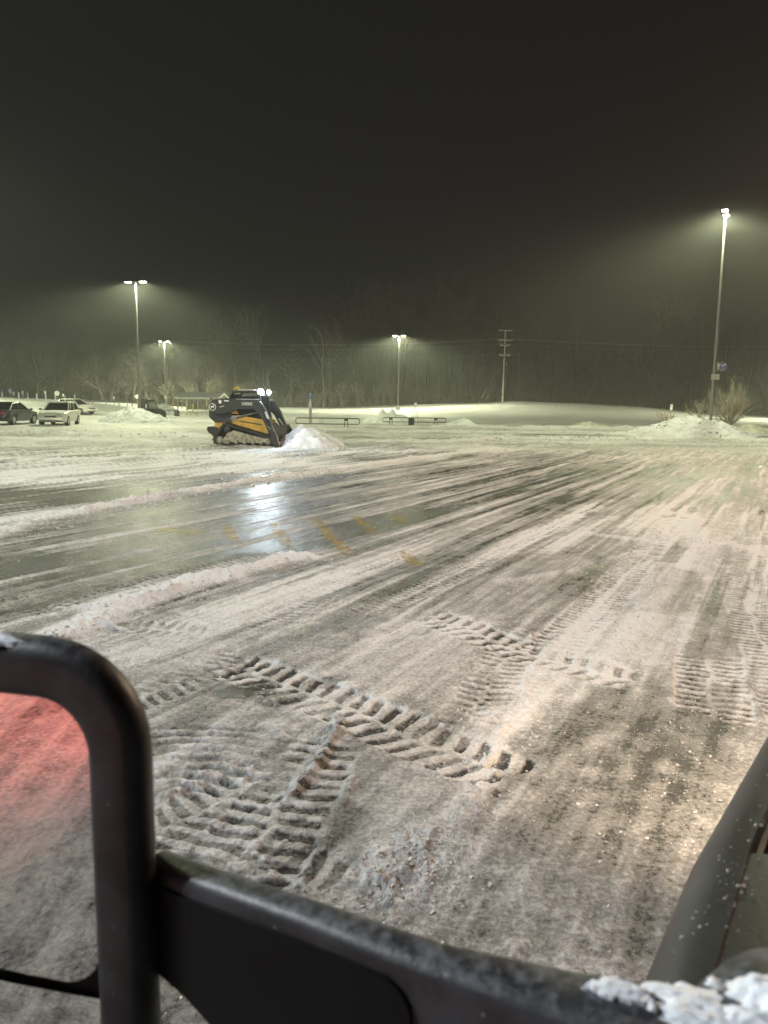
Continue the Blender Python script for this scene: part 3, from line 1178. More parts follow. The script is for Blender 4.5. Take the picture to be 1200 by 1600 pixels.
# signs fixed to the right hand post
pp = bpy.data.objects['lamp_post'].location
DP = 46
sg = empty('round_sign', (pp.x + .42, pp.y - .16, CAM_H + ray(1121, 573)[2] * DP), 0, label='round blue sign with white symbol on the side of the tall lamp post', cat='sign')
b = MB(); b.lathe([(.235, -.02), (.235, .02)], (0, 0, 0), (0, -1, 0), 32); b.build('disc', M['decal'], sg)
b = MB(); b.lathe([(.212, 0), (.212, .008)], (0, -.02, 0), (0, -1, 0), 32); b.build('blue_face', M['blue_paint'], sg)
b = MB(); b.prism([(-.13, .02), (-.10, .08), (.02, .11), (.12, .17), (.15, .13), (.09, .06), (.02, .03)], -.038, -.030); b.build('white_symbol', M['decal'], sg)
b = MB()
for k, (x0, w, z) in enumerate(((-.09, .05, -.05), (-.02, .05, -.07), (.05, .06, -.05), (-.03, .14, -.12))):
    b.box((x0 + w / 2, -.034, z), (w, .008, .022))
b.build('white_lettering', M['decal'], sg)
b = MB(); b.box((-.27, .05, .0), (.05, .03, .48)); b.build('bracket', M['decal'], sg)
for zz_ in (.12, -.12):
    b = MB(); b.box((-.33, .10, zz_), (.20, .02, .03)); b.build('strap', M['galv'], sg)
sg = empty('placard', (pp.x + .02, pp.y - .16, CAM_H + ray(1109, 589)[2] * DP), 0, label='small white rectangular placard on the tall lamp post under the round blue sign', cat='sign')
b = MB(); b.box((0, 0, 0), (.48, .012, .32)); b.build('panel', M['plate'], sg)
b = MB()
for k in range(3):
    b.box((.0, -.0095, .06 - .065 * k), (.34 - .08 * (k == 1), .004, .018))
b.build('faint_lettering', mat('faded_ink', (.48, .45, .38), .6), sg)
b = MB(); b.box((0, .05, 0), (.06, .09, .04)); b.build('bracket', M['galv'], sg)


# ------------------------------------------------------------------ trees
def grow_tree(seed, ht, spread, trunk_r, levels=4, lean=0.0, fan=False, min_r=.018, nb=(3, 5), dens=1.0):
    rnd = random.Random(seed)
    trunk, crown = MB(), MB()

    def branch(p, d, L, r, lev):
        n = 5 if lev == 0 else 4
        pts = [p]
        rad = [r]
        q = Vector(p)
        dd = Vector(d).normalized()
        for i in range(n):
            jit = Vector((rnd.gauss(0, 1), rnd.gauss(0, 1), rnd.gauss(0, .6))) * (.10 if lev == 0 else .20)
            dd = (dd + jit + Vector((0, 0, .08 if lev else .0))).normalized()
            q = q + dd * (L / n)
            pts.append(q.copy())
            rad.append(max(r * (1 - (i + 1) / n * (.55 if lev == 0 else .72)), min_r * .6))
        (trunk if lev == 0 else crown).tube(pts, rad, 6 if lev == 0 else 3, False)
        if lev >= levels:
            return
        k = int(rnd.randint(*nb) * (2.2 if lev == 0 else 1.25) * dens)
        for i in range(k):
            f = rnd.uniform(.28 if lev == 0 else .2, 1.0)
            j = min(int(f * n), n - 1)
            pos = pts[j].lerp(pts[j + 1], f * n - j)
            a = rnd.random() * 6.283
            out = Vector((math.cos(a), math.sin(a), 0))
            base = (pts[j + 1] - pts[j]).normalized()
            tilt = rnd.uniform(.45, 1.0) * spread
            nd = (base * math.cos(tilt) + (out - base * out.dot(base)).normalized() * math.sin(tilt))
            branch(pos, nd, L * rnd.uniform(.42, .68) * (1.15 - .4 * f), max(rad[j] * rnd.uniform(.42, .6), min_r), lev + 1)
    if fan:
        for i in range(fan):
            a = rnd.random() * 6.283
            t = rnd.uniform(.05, 1.15)
            branch(Vector((math.cos(a) * .06, math.sin(a) * .06, .35)), Vector((math.cos(a) * math.sin(t), math.sin(a) * math.sin(t), math.cos(t))), ht * rnd.uniform(.7, 1.0) * (1 - .1 * t), trunk_r * .5, 1)
        trunk.tube([(0, 0, -.3), (0, 0, .2), (.02, 0, .5)], [trunk_r, trunk_r, trunk_r * .8], 6)
    else:
        branch(Vector((0, 0, -.4)), Vector((lean, 0, 1)), ht * .82, trunk_r, 0)
    return trunk, crown


TREES = []
for i, (ht, sp, tr, dn) in enumerate(((15, .9, .26, 1.0), (19, .75, .28, 1.0), (12, 1.05, .22, 1.1), (22, .65, .30, .95), (9, 1.15, .18, 1.2))):
    t_, c_ = grow_tree(100 + i, ht, sp, tr, 3, random.uniform(-.08, .08), min_r=.022, nb=(4, 6), dens=dn)
    root = empty('bare_tree', (0, 0, 0), 0, cat='tree')
    t_.build('trunk', M['bark'], root, True)
    c_.build('crown', M['twig'], root)
    TREES.append((root, ht))
used = [False] * len(TREES)


def place_tree(kind, px, d, top_y, label, group=None, rz=None):
    root, ht = TREES[kind]
    o = root if not used[kind] else copy_tree(root)
    used[kind] = True
    p = on_ground(px, d)
    z1 = CAM_H + ray(px, top_y)[2] * d
    s = max((z1 - p.z) / ht, .25)
    o.location = p
    o.scale = (s, s, s)
    o.rotation_euler = (0, 0, random.random() * 6.28 if rz is None else rz)
    o['label'] = label
    if group:
        o['group'] = group
    return o


rt = random.Random(21)
WOOD = 'bare frosted tree in the hazy wood beyond the road with blue posts'
for k in range(34):
    px = -30 + k * 11.5 + rt.uniform(-6, 6)
    d = rt.uniform(150, 172)
    top = rt.choice((520, 535, 548, 560, 566)) + rt.uniform(-12, 14)
    place_tree(rt.choice((0, 2, 2, 4)), px, d, top, WOOD, 'trees of the wood beyond the road')
MID = 'bare tree in the dark wood behind the small track loader'
for px, d, top, kind in ((345, 162, 515, 1), (372, 166, 500, 0), (395, 164, 488, 3), (415, 168, 512, 0), (440, 170, 540, 2), (330, 160, 545, 2), (300, 166, 545, 0), (455, 160, 560, 4), (425, 156, 566, 2)):
    place_tree(kind, px, d, top, MID, 'trees behind the track loader')
place_tree(3, 505, 152, 512, 'slender bare tree rising beside the blue sign post')
place_tree(1, 519, 155, 528, 'forked bare tree with low limbs near the slender tree by the blue sign')
FAINT = 'tall bare tree faint in the dark behind the snowy field'
for k in range(20):
    px = 545 + k * 12.5 + rt.uniform(-7, 7)
    place_tree(rt.choice((1, 3, 3, 0)), px, rt.uniform(185, 215), rt.uniform(462, 530), FAINT, 'faint trees behind the field')
for k in range(17):
    px = 800 + k * 26 + rt.uniform(-10, 10)
    place_tree(rt.choice((1, 3, 0, 2)), px, rt.uniform(190, 220), rt.uniform(490, 560), FAINT, 'faint trees behind the field')
place_tree(0, 1008, 178, 468, 'broad forked bare tree faint in the haze left of the tall lamp post')
LOW = 'low bare bush along the far edge of the snow under the wood'
for k in range(62):
    px = -20 + k * 15.5 + rt.uniform(-7, 7)
    if px > 930:
        break
    place_tree(4, px, rt.uniform(150, 156), 605 + rt.uniform(-16, 14), LOW, 'bushes along the wood edge')

p = on_ground(1143, 58)
t_, c_ = grow_tree(7, 2.9, .45, .10, 3, fan=48, min_r=.009, nb=(3, 4), dens=.9)
root = empty('bare_shrub', p, 0, label='bare fan-shaped ornamental shrub near the tall lamp post', cat='shrub')
t_.build('trunk', M['twig_near'], root, True)
c_.build('crown', M['twig_near'], root)
root.scale = (.92, .92, .98)
p = on_ground(1090, 61)
t_, c_ = grow_tree(9, 1.7, .5, .07, 3, fan=14, min_r=.010, nb=(3, 4), dens=.8)
root = empty('bare_shrub', p, 0, label='small sparse bare shrub peeking out behind the tall lamp post', cat='shrub')
t_.build('trunk', M['twig_near'], root, True)
c_.build('crown', M['twig_near'], root)
p = on_ground(1040, 60)
t_, c_ = grow_tree(10, 1.1, .5, .04, 2, fan=16, min_r=.010, nb=(3, 4), dens=.8)
root = empty('dry_weed', p, 0, label='clump of dry orange brown weeds by the small white marker sign', cat='weeds')
c_.build('stalks', mat('dry_weed', (.36, .20, .08), .8), root)

# ------------------------------------------------------------------ undergrowth mass under the trees
mb = MB()
ru = random.Random(33)
for k in range(5200):
    px = ru.uniform(-60, 1260)
    d = ru.uniform(152, 196)
    q = on_ground(px, d)
    hgt = ru.uniform(.8, 3.2) * (1.25 if px < 560 else .8)
    a = ru.random() * 6.28
    lx, ly = math.cos(a) * hgt * .5, math.sin(a) * hgt * .5
    mb.tube([(q.x, q.y, q.z - .1), (q.x + lx * .4, q.y + ly * .4, q.z + hgt * .6), (q.x + lx, q.y + ly, q.z + hgt)], [.05, .04, .02], 3, False)
o = mb.build('undergrowth', M['twig'])
tag(o, 'tangled bare undergrowth filling the dark wood behind the lot', 'undergrowth', kind='stuff')


# ------------------------------------------------------------------ utility poles and wires
def utility_pole(base, top, arms, label):
    root = empty('utility_pole', base, 0, label=label, cat='utility pole')
    tp = Vector(top) - Vector(base)
    b = MB(); b.tube([(0, 0, -.5), tp * .5, tp], [.19, .16, .12], 10); b.build('pole', M['paled_wood'], root, True)
    for f, half, ins in arms:
        c = tp * f
        b = MB(); b.box((c.x, c.y - .16, c.z), (half * 2, .16, .20)); arm = b.build('crossarm', M['paled_wood'], root)
        for s in ins:
            i_ = MB(); i_.lathe([(.04, 0), (.075, .05), (.04, .10), (.075, .15), (.03, .22)], (c.x + s * half, c.y - .16, c.z + .07), (0, 0, 1), 8)
            i_.build('insulator', M['galv'], arm)
    return root


D = 140
bp_ = at(785, 634, D)
tp_ = at(790, 515, D)
up = utility_pole((bp_.x, D, tz(bp_.x, D)), tp_, ((.985, 1.2, (-.9, .9)), (.855, 1.3, (-.95, -.4, .4, .95)), (.785, .9, (-.8, .8)), (.65, 1.0, (-.9, .9))), 'wooden utility pole with stacked crossarms on the snowy hilltop')
b = MB(); b.lathe([(.02, -.25), (.17, -.22), (.17, .25), (.02, .28)], (0.52, -.2, (tp_.z - tz(bp_.x, D)) * .53), (0, 0, 1), 12); b.build('transformer', M['galv'], up, True)
b = MB(); b.box((.30, -.1, (tp_.z - tz(bp_.x, D)) * .53), (.5, .06, .06)); b.build('transformer_bracket', M['galv'], up)
b2 = at(807, 628, 172)
t2 = at(812, 553, 172)
utility_pole((b2.x, 172, tz(b2.x, 172) - .2), t2, (), 'plain bare wooden pole standing behind the utility pole with crossarms')


def wire(p0, p1, sag, label, r=.02):
    p0, p1 = Vector(p0), Vector(p1)
    pts = []
    for i in range(25):
        k = i / 24
        q = p0.lerp(p1, k)
        q.z -= sag * 4 * k * (1 - k)
        pts.append(q)
    b = MB()
    b.tube(pts, r, 4)
    o = b.build('power_line', M['wire'])
    tag(o, label, 'power line', 'power lines at the utility pole')


for dy_, f in ((-.9, .86), (.9, .86), (-.8, .79), (.9, .655)):
    c = Vector(up.location) + (tp_ - Vector(up.location)) * f
    wire((c.x + dy_, c.y - .16, c.z + .2), (-50 + dy_, 158, c.z + .8), 1.2, 'thin power line running from the utility pole toward the wood on the shelter side')
    wire((c.x + dy_, c.y - .16, c.z + .2), (98 + dy_, 146, c.z + .6), .9, 'thin power line running from the utility pole past the tall lamp post')
for k, px in enumerate((742, 752)):
    c = Vector(up.location) + (tp_ - Vector(up.location)) * (.62 - .1 * k)
    g = on_ground(px, 112)
    b = MB(); b.tube([(c.x, c.y, c.z), (g.x, g.y, g.z - .1)], .02, 4)
    o = b.build('guy_wire', M['wire'])
    tag(o, 'slanting guy wire from the utility pole down to the snowy field', 'guy wire', 'guy wires of the utility pole')
g = on_ground(872, 112)
b = MB(); b.tube([(g.x, g.y, g.z - .2), (g.x - .55, g.y, g.z + 1.0)], .03, 5)
tag(b.build('leaning_stake', M['galv']), 'thin stake leaning in the snow of the open field', 'stake')


# ------------------------------------------------------------------ small signs, posts, rails
def sign_post(px, d, top_y, kind, label, post_m, w=.3, hh=.4, ppx=None, group=None, r=.03, face=None, ground_y=None):
    p = on_ground(px, d)
    zt = CAM_H + ray(px, top_y)[2] * d
    H_ = zt - p.z
    root = empty('sign_post' if kind else 'marker_post', p, 0, label=label, cat='sign' if kind else 'post', group=group)
    b = MB()
    if kind:
        b.tube([(0, 0, -.3), (0, 0, H_ - .02)], r, 6)
    else:
        b.lathe([(r, -.3), (r, H_ - .06), (r * .8, H_ - .015), (r * .3, H_)], (0, 0, 0), (0, 0, 1), 10)
    b.build('post', post_m, root)
    if kind == 'rect':
        b = MB(); b.box((0, -r - .012, H_ - hh / 2), (w, .02, hh), bevel=.008); b.build('plate', face or M['plate'], root)
    elif kind == 'disc':
        b = MB(); b.lathe([(w / 2, -.01), (w / 2, .01)], (0, -r - .012, H_ - w / 2), (0, -1, 0), 24); b.build('plate', face or M['plate'], root)
        b = MB(); b.box((0, -r - .025, H_ - w / 2), (.05, .012, w * .86)); b.build('channel', M['galv'], root)
    elif kind == 'oct':
        b = MB(); b.lathe([(w / 2, -.01), (w / 2, .01)], (0, -r - .012, H_ - w / 2), (0, -1, 0), 8); b.build('plate', face or M['plate'], root)
    return root


BP = 'pale blue post in the row along the snowy roadside bank'
for px, ty in ((30, 613), (44, 614), (58, 614.5), (87, 615.5), (117, 617)):
    sign_post(px, 104, ty, None, BP, M['blue_post'], r=.085, group='blue posts along the road')
sign_post(72, 104, 611, 'rect', 'blue post carrying a small pale plate in the roadside post row', M['blue_post'], .22, .35, r=.085)
sign_post(102, 103, 617.5, None, 'pale blue post right beside the small white sign on the bank', M['blue_post'], r=.085)
sign_post(90, 102, 610.5, 'disc', 'round pale sign back on a post above the light wagon', M['galv'], .66)
sign_post(99.6, 102, 615.5, 'rect', 'small white sign near the round pale sign on the bank', M['galv'], .26, .36)
sign_post(17, 103, 608, 'rect', 'blue accessible parking sign on a post above the dark sedan', M['galv'], .34, .5, face=M['blue_paint'])
sign_post(22.5, 104, 612, 'rect', 'small white sign beside the blue parking sign on the bank', M['galv'], .3, .44)
sign_post(36.5, 103, 610.5, 'rect', 'grey weathered sign standing among the blue roadside posts', M['galv'], .26, .5, face=mat('grey_sign', (.3, .29, .26), .6))
sign_post(4, 104, 612.5, None, 'pale post at the start of the roadside post row', M['galv'], r=.09)
sign_post(132.5, 106, 620, None, 'thin post at the end of the roadside post row', M['galv'], r=.04)
sign_post(178.5, 106, 619.5, 'rect', 'small white square sign alone on the bank between post row and lamp post', M['galv'], .26, .36)
sign_post(165, 106, 623, None, 'thin post on the bank beside the small square sign', M['galv'], r=.04)
sign_post(199, 106, 624, None, 'thin post on the bank close to the lamp post', M['galv'], r=.04)
sign_post(215, 76, 616.5, 'disc', 'round white sign just behind the lamp post in the snow pile', M['galv'], .40)
sign_post(234, 108, 622.5, 'rect', 'small faded sign behind the dark utility vehicle', M['galv'], .4, .16)
sign_post(252, 108, 626, None, 'thin post behind the rounded snow pile', M['galv'], r=.04)
sign_post(284, 104, 623, 'rect', 'small white square sign at the gable of the open shelter', M['galv'], .38, .42)
sign_post(259, 128, 618, 'rect', 'white notice on a post at the foot of the distant lamp post', M['galv'], .4, .55)
sign_post(1048, 62, 632, 'rect', 'small white upright marker sign behind the big snow pile', M['galv'], .20, .46, r=.02)
sign_post(649, 60, 629.5, 'rect', 'tiny pale sign on a thin pole beside the litter bin', M['galv'], .2, .16, r=.018)
sign_post(645.5, 59.5, 639.5, None, 'short thin pole next to the litter bin', M['galv'], r=.02)
sign_post(652.5, 60.5, 640, None, 'thin metal pole on the far side of the litter bin', M['galv'], r=.02)
# blue parking sign on wide post near the loader
p = on_ground(485, 62)
r_ = empty('parking_sign', p, 0, label='blue accessible parking sign on a stout grey post by the rail corral', cat='sign')
b = MB(); b.lathe([(.13, -.3), (.13, .95), (.11, 1.6), (.045, 1.75), (.045, 2.4)], (0, 0, 0), (0, 0, 1), 12); b.build('post', M['galv'], r_, True)
b = MB(); b.box((0, -.06, 2.18), (.36, .02, .46), bevel=.008); pl = b.build('plate', M['blue_paint'], r_)
b = MB(); b.lathe([(.05, 0), (.05, .006)], (-.01, -.07, 2.32), (0, -1, 0), 12); b.box((.0, -.073, 2.2), (.035, .006, .16)); b.box((.05, -.073, 2.12), (.12, .006, .03)); b.build('white_symbol', M['decal'], pl)


def corral(px0, px1, d, top_y, bot_y, label, posts, uprights):
    p0, p1 = on_ground(px0, d), on_ground(px1, d)
    zt = CAM_H + ray((px0 + px1) / 2, top_y)[2] * d
    zb = CAM_H + ray((px0 + px1) / 2, bot_y)[2] * d
    root = empty('cart_corral', ((p0.x + p1.x) / 2, d, tz(p0.x, d)), 0, label=label, cat='rail', group='cart corral rails')
    L = p1.x - p0.x
    hz_ = zt - root.location.z
    lz = zb - root.location.z
    rr = (hz_ - lz) / 2
    for z in (hz_, lz):
        b = MB(); b.tube([(-L / 2 + rr * .6, 0, z), (L / 2 - rr * .6, 0, z)], .035, 8); b.build('rail', M['rail'], root, True)
    for s in (-1, 1):
        pts = [(s * (L / 2 - rr * .6 + rr * .6 * math.cos(a)), 0, (hz_ + lz) / 2 + rr * math.sin(a)) for a in np.linspace(-math.pi / 2, math.pi / 2, 9)]
        b = MB(); b.tube(pts, .035, 8); b.build('end_loop', M['rail'], root, True)
    for f in posts:
        for o_ in (-.10, .10):
            b = MB(); b.tube([(L * (f - .5) + o_, .03, -.25), (L * (f - .5) + o_, .03, hz_ + .0)], .03, 6); b.build('post', M['rail'], root)
        b = MB(); b.box((L * (f - .5), -.05, hz_ - .1), (.26, .03, .13), bevel=.006); b.build('plate', M['black_metal'], root)
    for f in uprights:
        b = MB(); b.tube([(L * (f - .5), 0, lz), (L * (f - .5), 0, hz_)], .016, 6); b.build('upright', M['rail'], root)


M['rail'] = mat('grey_rail', (.14, .14, .145), .4, .5)
corral(462, 562, 53, 653.5, 662.5, 'long low cart corral rail between the track loader and the jagged snow pile', (.79,), (.38, .42))
corral(598, 697, 60, 653, 659.5, 'cart corral rail with short uprights running behind the litter bin', (.13, .84), (.05, .30, .44, .5, .57, .61, .65, .9, .94))
corral(242, 278, 80, 641, 647, 'short cart corral rail ending at the litter barrel', (), (.3, .6))


def bin_(px, d, top_y, label, w):
    p = on_ground(px, d)
    h_ = CAM_H + ray(px, top_y)[2] * d - p.z
    r_ = empty('litter_bin', p, 0, label=label, cat='bin')
    b = MB(); b.lathe([(w * .42, -.2), (w * .46, .02), (w * .5, h_ * .4), (w * .48, h_ * .82)], (0, 0, 0), (0, 0, 1), 18); b.build('barrel', M['bin'], r_, True)
    b = MB(); b.lathe([(w * .53, h_ * .82), (w * .53, h_ * .88), (w * .42, h_ * .97), (w * .2, h_)], (0, 0, 0), (0, 0, 1), 18); b.build('lid', M['black_metal'], r_, True)
    for k in range(8):
        a = k / 8 * 6.283
        b = MB(); b.box((math.cos(a) * w * .5, math.sin(a) * w * .5, h_ * .42), (.05, .03, h_ * .74), Matrix.Rotation(a + math.pi / 2, 4, 'Z')); b.build('slat', M['black_metal'], r_)


bin_(643, 59, 652, 'dark slatted litter bin standing in front of the cart corral rail', .42)
bin_(276, 79, 641, 'dark litter barrel at the end of the short rail before the shelter', .5)


def shelter(px, d, label):
    p = on_ground(px, d)
    r_ = empty('cart_shelter', p, math.radians(-12), label=label, cat='shelter')
    W, Dp, eave, ridge = 2.6, 6.4, 1.75, 2.35
    # ridge runs along local x (length Dp), gable end at -x
    for sx in (-Dp / 2 + .3, 0, Dp / 2 - .3):
        for sy in (-W / 2, W / 2):
            b = MB(); b.box((sx, sy, eave / 2 - .1), (.12, .12, eave + .2)); b.build('post', M['cream'], r_)
        b = MB(); b.box((sx, 0, eave), (.09, W + .5, .12)); b.build('tie_beam', M['cream'], r_)
        b = MB(); b.box((sx, 0, (eave + ridge) / 2), (.09, .1, ridge - eave)); b.build('king_post', M['cream'], r_)
    for sy in (-1, 1):
        b = MB(); b.box((0, sy * W / 2, eave), (Dp, .10, .14)); b.build('eave_beam', M['cream'], r_)
        for sx in (-Dp / 2 + .3, Dp / 2 - .3):
            q = Matrix.Rotation(math.radians(45 if sx < 0 else -45), 4, 'Y')
            b = MB(); b.box((sx + (.25 if sx < 0 else -.25), sy * W / 2, eave - .27), (.07, .07, .7), q); b.build('brace', M['cream'], r_)
        prof = [(0, ridge + .02), (sy * (W / 2 + .45), eave - .02), (sy * (W / 2 + .45), eave + .10), (0, ridge + .16)]
        b = MB(); b.prism(prof, -Dp / 2, Dp / 2, 'x'); rf = b.build('roof_slope', M['white_paint'], r_)
        prof = [(0, ridge + .162), (sy * (W / 2 + .40), eave + .11), (sy * (W / 2 + .42), eave + .19), (0, ridge + .26)]
        b = MB(); b.prism(prof, -Dp / 2 + .05, Dp / 2 - .05, 'x'); b.build('roof_snow', M['snow'], rf)
    b = MB(); b.box((0, W / 2 - .1, .55), (Dp - .8, .06, .5)); b.build('back_panel', M['wood_pole'], r_)
    return r_


shelter(316, 104, 'open shelter with a snowy gable roof on cream posts behind the track loader')
for px, ty in ((291.6, 632), (301, 632), (327, 634)):
    sign_post(px, 99, ty, None, 'yellow bollard standing along the open side of the gabled shelter', M['yellow_post'], r=.075, group='yellow bollards at the shelter')
for px, ty in ((266.5, 631), (270.5, 628.5)):
    sign_post(px, 97, ty, None, 'slim yellow post between the rounded snow pile and the shelter', M['yellow_post'], r=.055, group='slim yellow posts')
sign_post(330.5, 98, 621, 'oct', 'dark red octagonal sign in front of the gabled shelter', M['galv'], .36, face=mat('sign_red', (.22, .06, .08), .5))
sign_post(5, 88, 634, None, 'lone yellow bollard behind the roof of the dark sedan', M['yellow_post'], r=.075)

# low guard rail along the road bank
r_ = empty('guard_rail', on_ground(165, 100), 0, label='low dark guard rail along the foot of the roadside bank', cat='guard rail')
b = MB(); b.box((0, 0, .45), (7.5, .06, .28), bevel=.02); b.build('beam', M['rail'], r_)
for k in range(5):
    b = MB(); b.box((-3.4 + 1.7 * k, .07, .2), (.12, .12, .8)); b.build('post', M['galv'], r_)


# ------------------------------------------------------------------ cars
def car(loc, rz, label, prof, roof, W, wheel_x, wr, paint, snow=True, wagon=False, scale=1.0, far=False):
    """prof: body side outline (x forward, z); roof: greenhouse outline (x, z) lower pts first"""
    r_ = empty('parked_car', loc, rz, label=label, cat='car')
    b = MB()
    xs = sorted(set([p_[0] for p_ in prof]))
    top = [p_ for p_ in prof]
    # body as cross sections along x: rounded sides
    loops = []
    x0, x1 = prof[0][0], prof[-1][0]
    N = 26
    for i in range(N + 1):
        x = x0 + (x1 - x0) * i / N
        zt = np.interp(x, [q[0] for q in prof], [q[1] for q in prof])
        e = min((x - x0), (x1 - x)) / .45
        k = .80 + .20 * min(1, max(0, e)) ** .5
        w = W / 2 * k
        zb = .24 + .10 * (1 - min(1, max(0, e)))
        for wx in wheel_x:
            if abs(x - wx) < wr * 1.12:
                zb = max(zb, math.sqrt(max((wr * 1.12) ** 2 - (x - wx) ** 2, 0)) + wr * .95)
        zm = .62
        zb = min(zb, zt - .12)
        zm = max(zb + .02, min(zm, zt - .06))
        loops.append([(x, -w * .93, zb), (x, -w, zm), (x, -w * .97, zt - .05), (x, -w * .86, zt), (x, 0, zt + .02), (x, w * .86, zt), (x, w * .97, zt - .05), (x, w, zm), (x, w * .93, zb)])
    b.loft(loops, True, True)
    body = b.build('body', paint, r_, True, 50)
    # greenhouse
    g = MB()
    (xa, za), (xb, zb2), (xc, zc), (xd, zd) = roof    # rear base, rear top, front top, front base
    wb, wt = W / 2 * .86, W / 2 * .68
    g.loft([[(xa, -wb, za - .04), (xd, -wb, zd - .04), (xd, wb, zd - .04), (xa, wb, za - .04)], [(xb, -wt, zb2), (xc, -wt, zc), (xc, wt, zc), (xb, wt, zb2)]], False, False)
    g.build('glasshouse', M['glass'], r_)
    # pillars and roof
    rf = MB()
    rf.loft([[(xb - .05, -wt - .02, zb2 - .03), (xc + .05, -wt - .02, zc - .03), (xc + .05, wt + .02, zc - .03), (xb - .05, wt + .02, zb2 - .03)], [(xb + .05, -wt + .06, zb2 + .05), (xc - .1, -wt + .06, zc + .05), (xc - .1, wt - .06, zc + .05), (xb + .05, wt - .06, zb2 + .05)]], True, True)
    roof_o = rf.build('roof', paint, r_, True, 40)
    for s in (-1, 1):
        P_ = MB()
        for f0, f1 in (((xa, za), (xb, zb2)), ((xd, zd), (xc, zc))):
            P_.tube([(f0[0], s * (wb + .005), f0[1] - .04), (f1[0], s * (wt + .005), f1[1])], .045, 5)
        for fr in ((.42, .78) if wagon else (.5,)):
            xm0, xm1 = xa + (xd - xa) * fr, xb + (xc - xb) * fr
            P_.tube([(xm0, s * (wb + .006), za - .04), (xm1, s * (wt + .006), zb2)], .035, 5)
        P_.build('pillar', paint, r_)
        mm = MB(); mm.box((xd - .18, s * (W / 2 + .07), zd + .06), (.14, .18, .13), bevel=.03); mm.build('wing_mirror', M['car_trim'], r_)
        hl = MB(); hl.box((x1 - .10, s * W / 2 * .62, .66), (.16, .36, .14), bevel=.03); hl.build('headlight', M['lamp_lens'], r_)
        tl = MB(); tl.box((x0 + .07, s * W / 2 * .66, .78), (.13, .26, .20), bevel=.03); tl.build('tail_light', M['red_lens'], r_)
        if not far:
            for wx_ in (-.15, .75):
                hd_ = MB(); hd_.box((wx_ - .35, s * (W / 2 * .985), .78), (.18, .03, .03)); hd_.build('door_handle', M['car_trim'], r_)
    gr = MB(); gr.box((x1 - .02, 0, .60), (.06, .72, .10), bevel=.02); gr.build('grille', M['car_trim'], r_)
    gr = MB(); gr.box((x1 - .05, 0, .36), (.10, 1.25, .10), bevel=.02); gr.build('air_intake', M['car_trim'], r_)
    for wx in wheel_x:
        for s in (-1, 1):
            w_ = MB(); w_.lathe([(wr * .62, -.10), (wr * .95, -.10), (wr, -.06), (wr, .06), (wr * .95, .10), (wr * .62, .10)], (wx, s * (W / 2 - .12), wr), (0, 1, 0), 22, True)
            ty = w_.build('tyre', M['rubber'], r_, True)
            q = MB(); q.lathe([(wr * .64, -.02), (wr * .60, .0), (wr * .12, .02), (.02, .03)], (wx, s * (W / 2 - .02), wr), (0, s, 0), 16, True); q.build('rim', M['rim'], ty)
    if snow:
        s_ = MB()
        s_.loft([[(xb + .1, -wt * .9, zb2 + .03), (xc - .12, -wt * .9, zc + .03), (xc - .12, wt * .9, zc + .03), (xb + .1, wt * .9, zb2 + .03)], [(xb + .16, -wt * .82, zb2 + .085), (xc - .2, -wt * .82, zc + .085), (xc - .2, wt * .82, zc + .085), (xb + .16, wt * .82, zb2 + .085)]], True, True)
        s_.build('roof_snow', M['snow'], r_, True)
        hs = MB()
        zh = np.interp(xd + .55, [q[0] for q in prof], [q[1] for q in prof])
        lp = []
        for k in range(7):
            x = xd + .08 + (x1 - .25 - xd - .08) * k / 6
            zz = np.interp(x, [q[0] for q in prof], [q[1] for q in prof])
            hh_ = .035 if 0 < k < 6 else .0
            lp.append([(x, W / 2 * .78 * j / 4, zz + .008 + hh_ * (1 - abs(j) / 5) + .012 * math.sin(k * 2 + j)) for j in range(-4, 5)])
        hs.loft(lp, False, False, False)
        hs.build('bonnet_snow', M['snow'], r_, True)
    r_.scale = (scale,) * 3
    return r_


pw = on_ground(93, 50.3)
az = math.atan2(pw.x, pw.y)
# front of the wagon points to the viewer, turned so that its own left side shows
fd = math.atan2(-pw.y, -pw.x) - math.radians(14)
car(pw, fd, 'pale dirty wagon with snowy bonnet parked facing the lot beside the dark sedan',
    [(-2.2, .62), (-2.15, .95), (-1.9, 1.0), (.75, .98), (1.0, .96), (1.9, .84), (2.15, .72), (2.25, .5)],
    [(-2.05, .98), (-1.75, 1.44), (.15, 1.46), (.95, .98)], 1.76, (-1.3, 1.33), .32, M['car_white'], True, True)
ps = on_ground(17, 50.8)
hd_ = math.atan2(ps.y, ps.x) - math.radians(27)
car(ps, hd_, 'dark sedan seen from its rear corner parked beside the pale wagon',
    [(-2.3, .6), (-2.25, .92), (-1.6, 1.0), (.8, .95), (1.1, .92), (1.9, .80), (2.2, .66), (2.3, .48)],
    [(-1.75, .97), (-.95, 1.40), (-.05, 1.42), (1.0, .93)], 1.8, (-1.38, 1.36), .33, M['car_dark'], False, False)
pf = on_ground(119, 80)
car(pf, math.radians(-20), 'far white car mostly hidden behind the pale wagon',
    [(-2.1, .6), (-2.05, .95), (-1.8, 1.02), (.7, 1.0), (1.7, .86), (2.0, .7), (2.1, .5)],
    [(-1.9, 1.0), (-1.5, 1.48), (.1, 1.5), (.9, 1.0)], 1.75, (-1.25, 1.25), .32, M['car_white'], True, True, far=True)

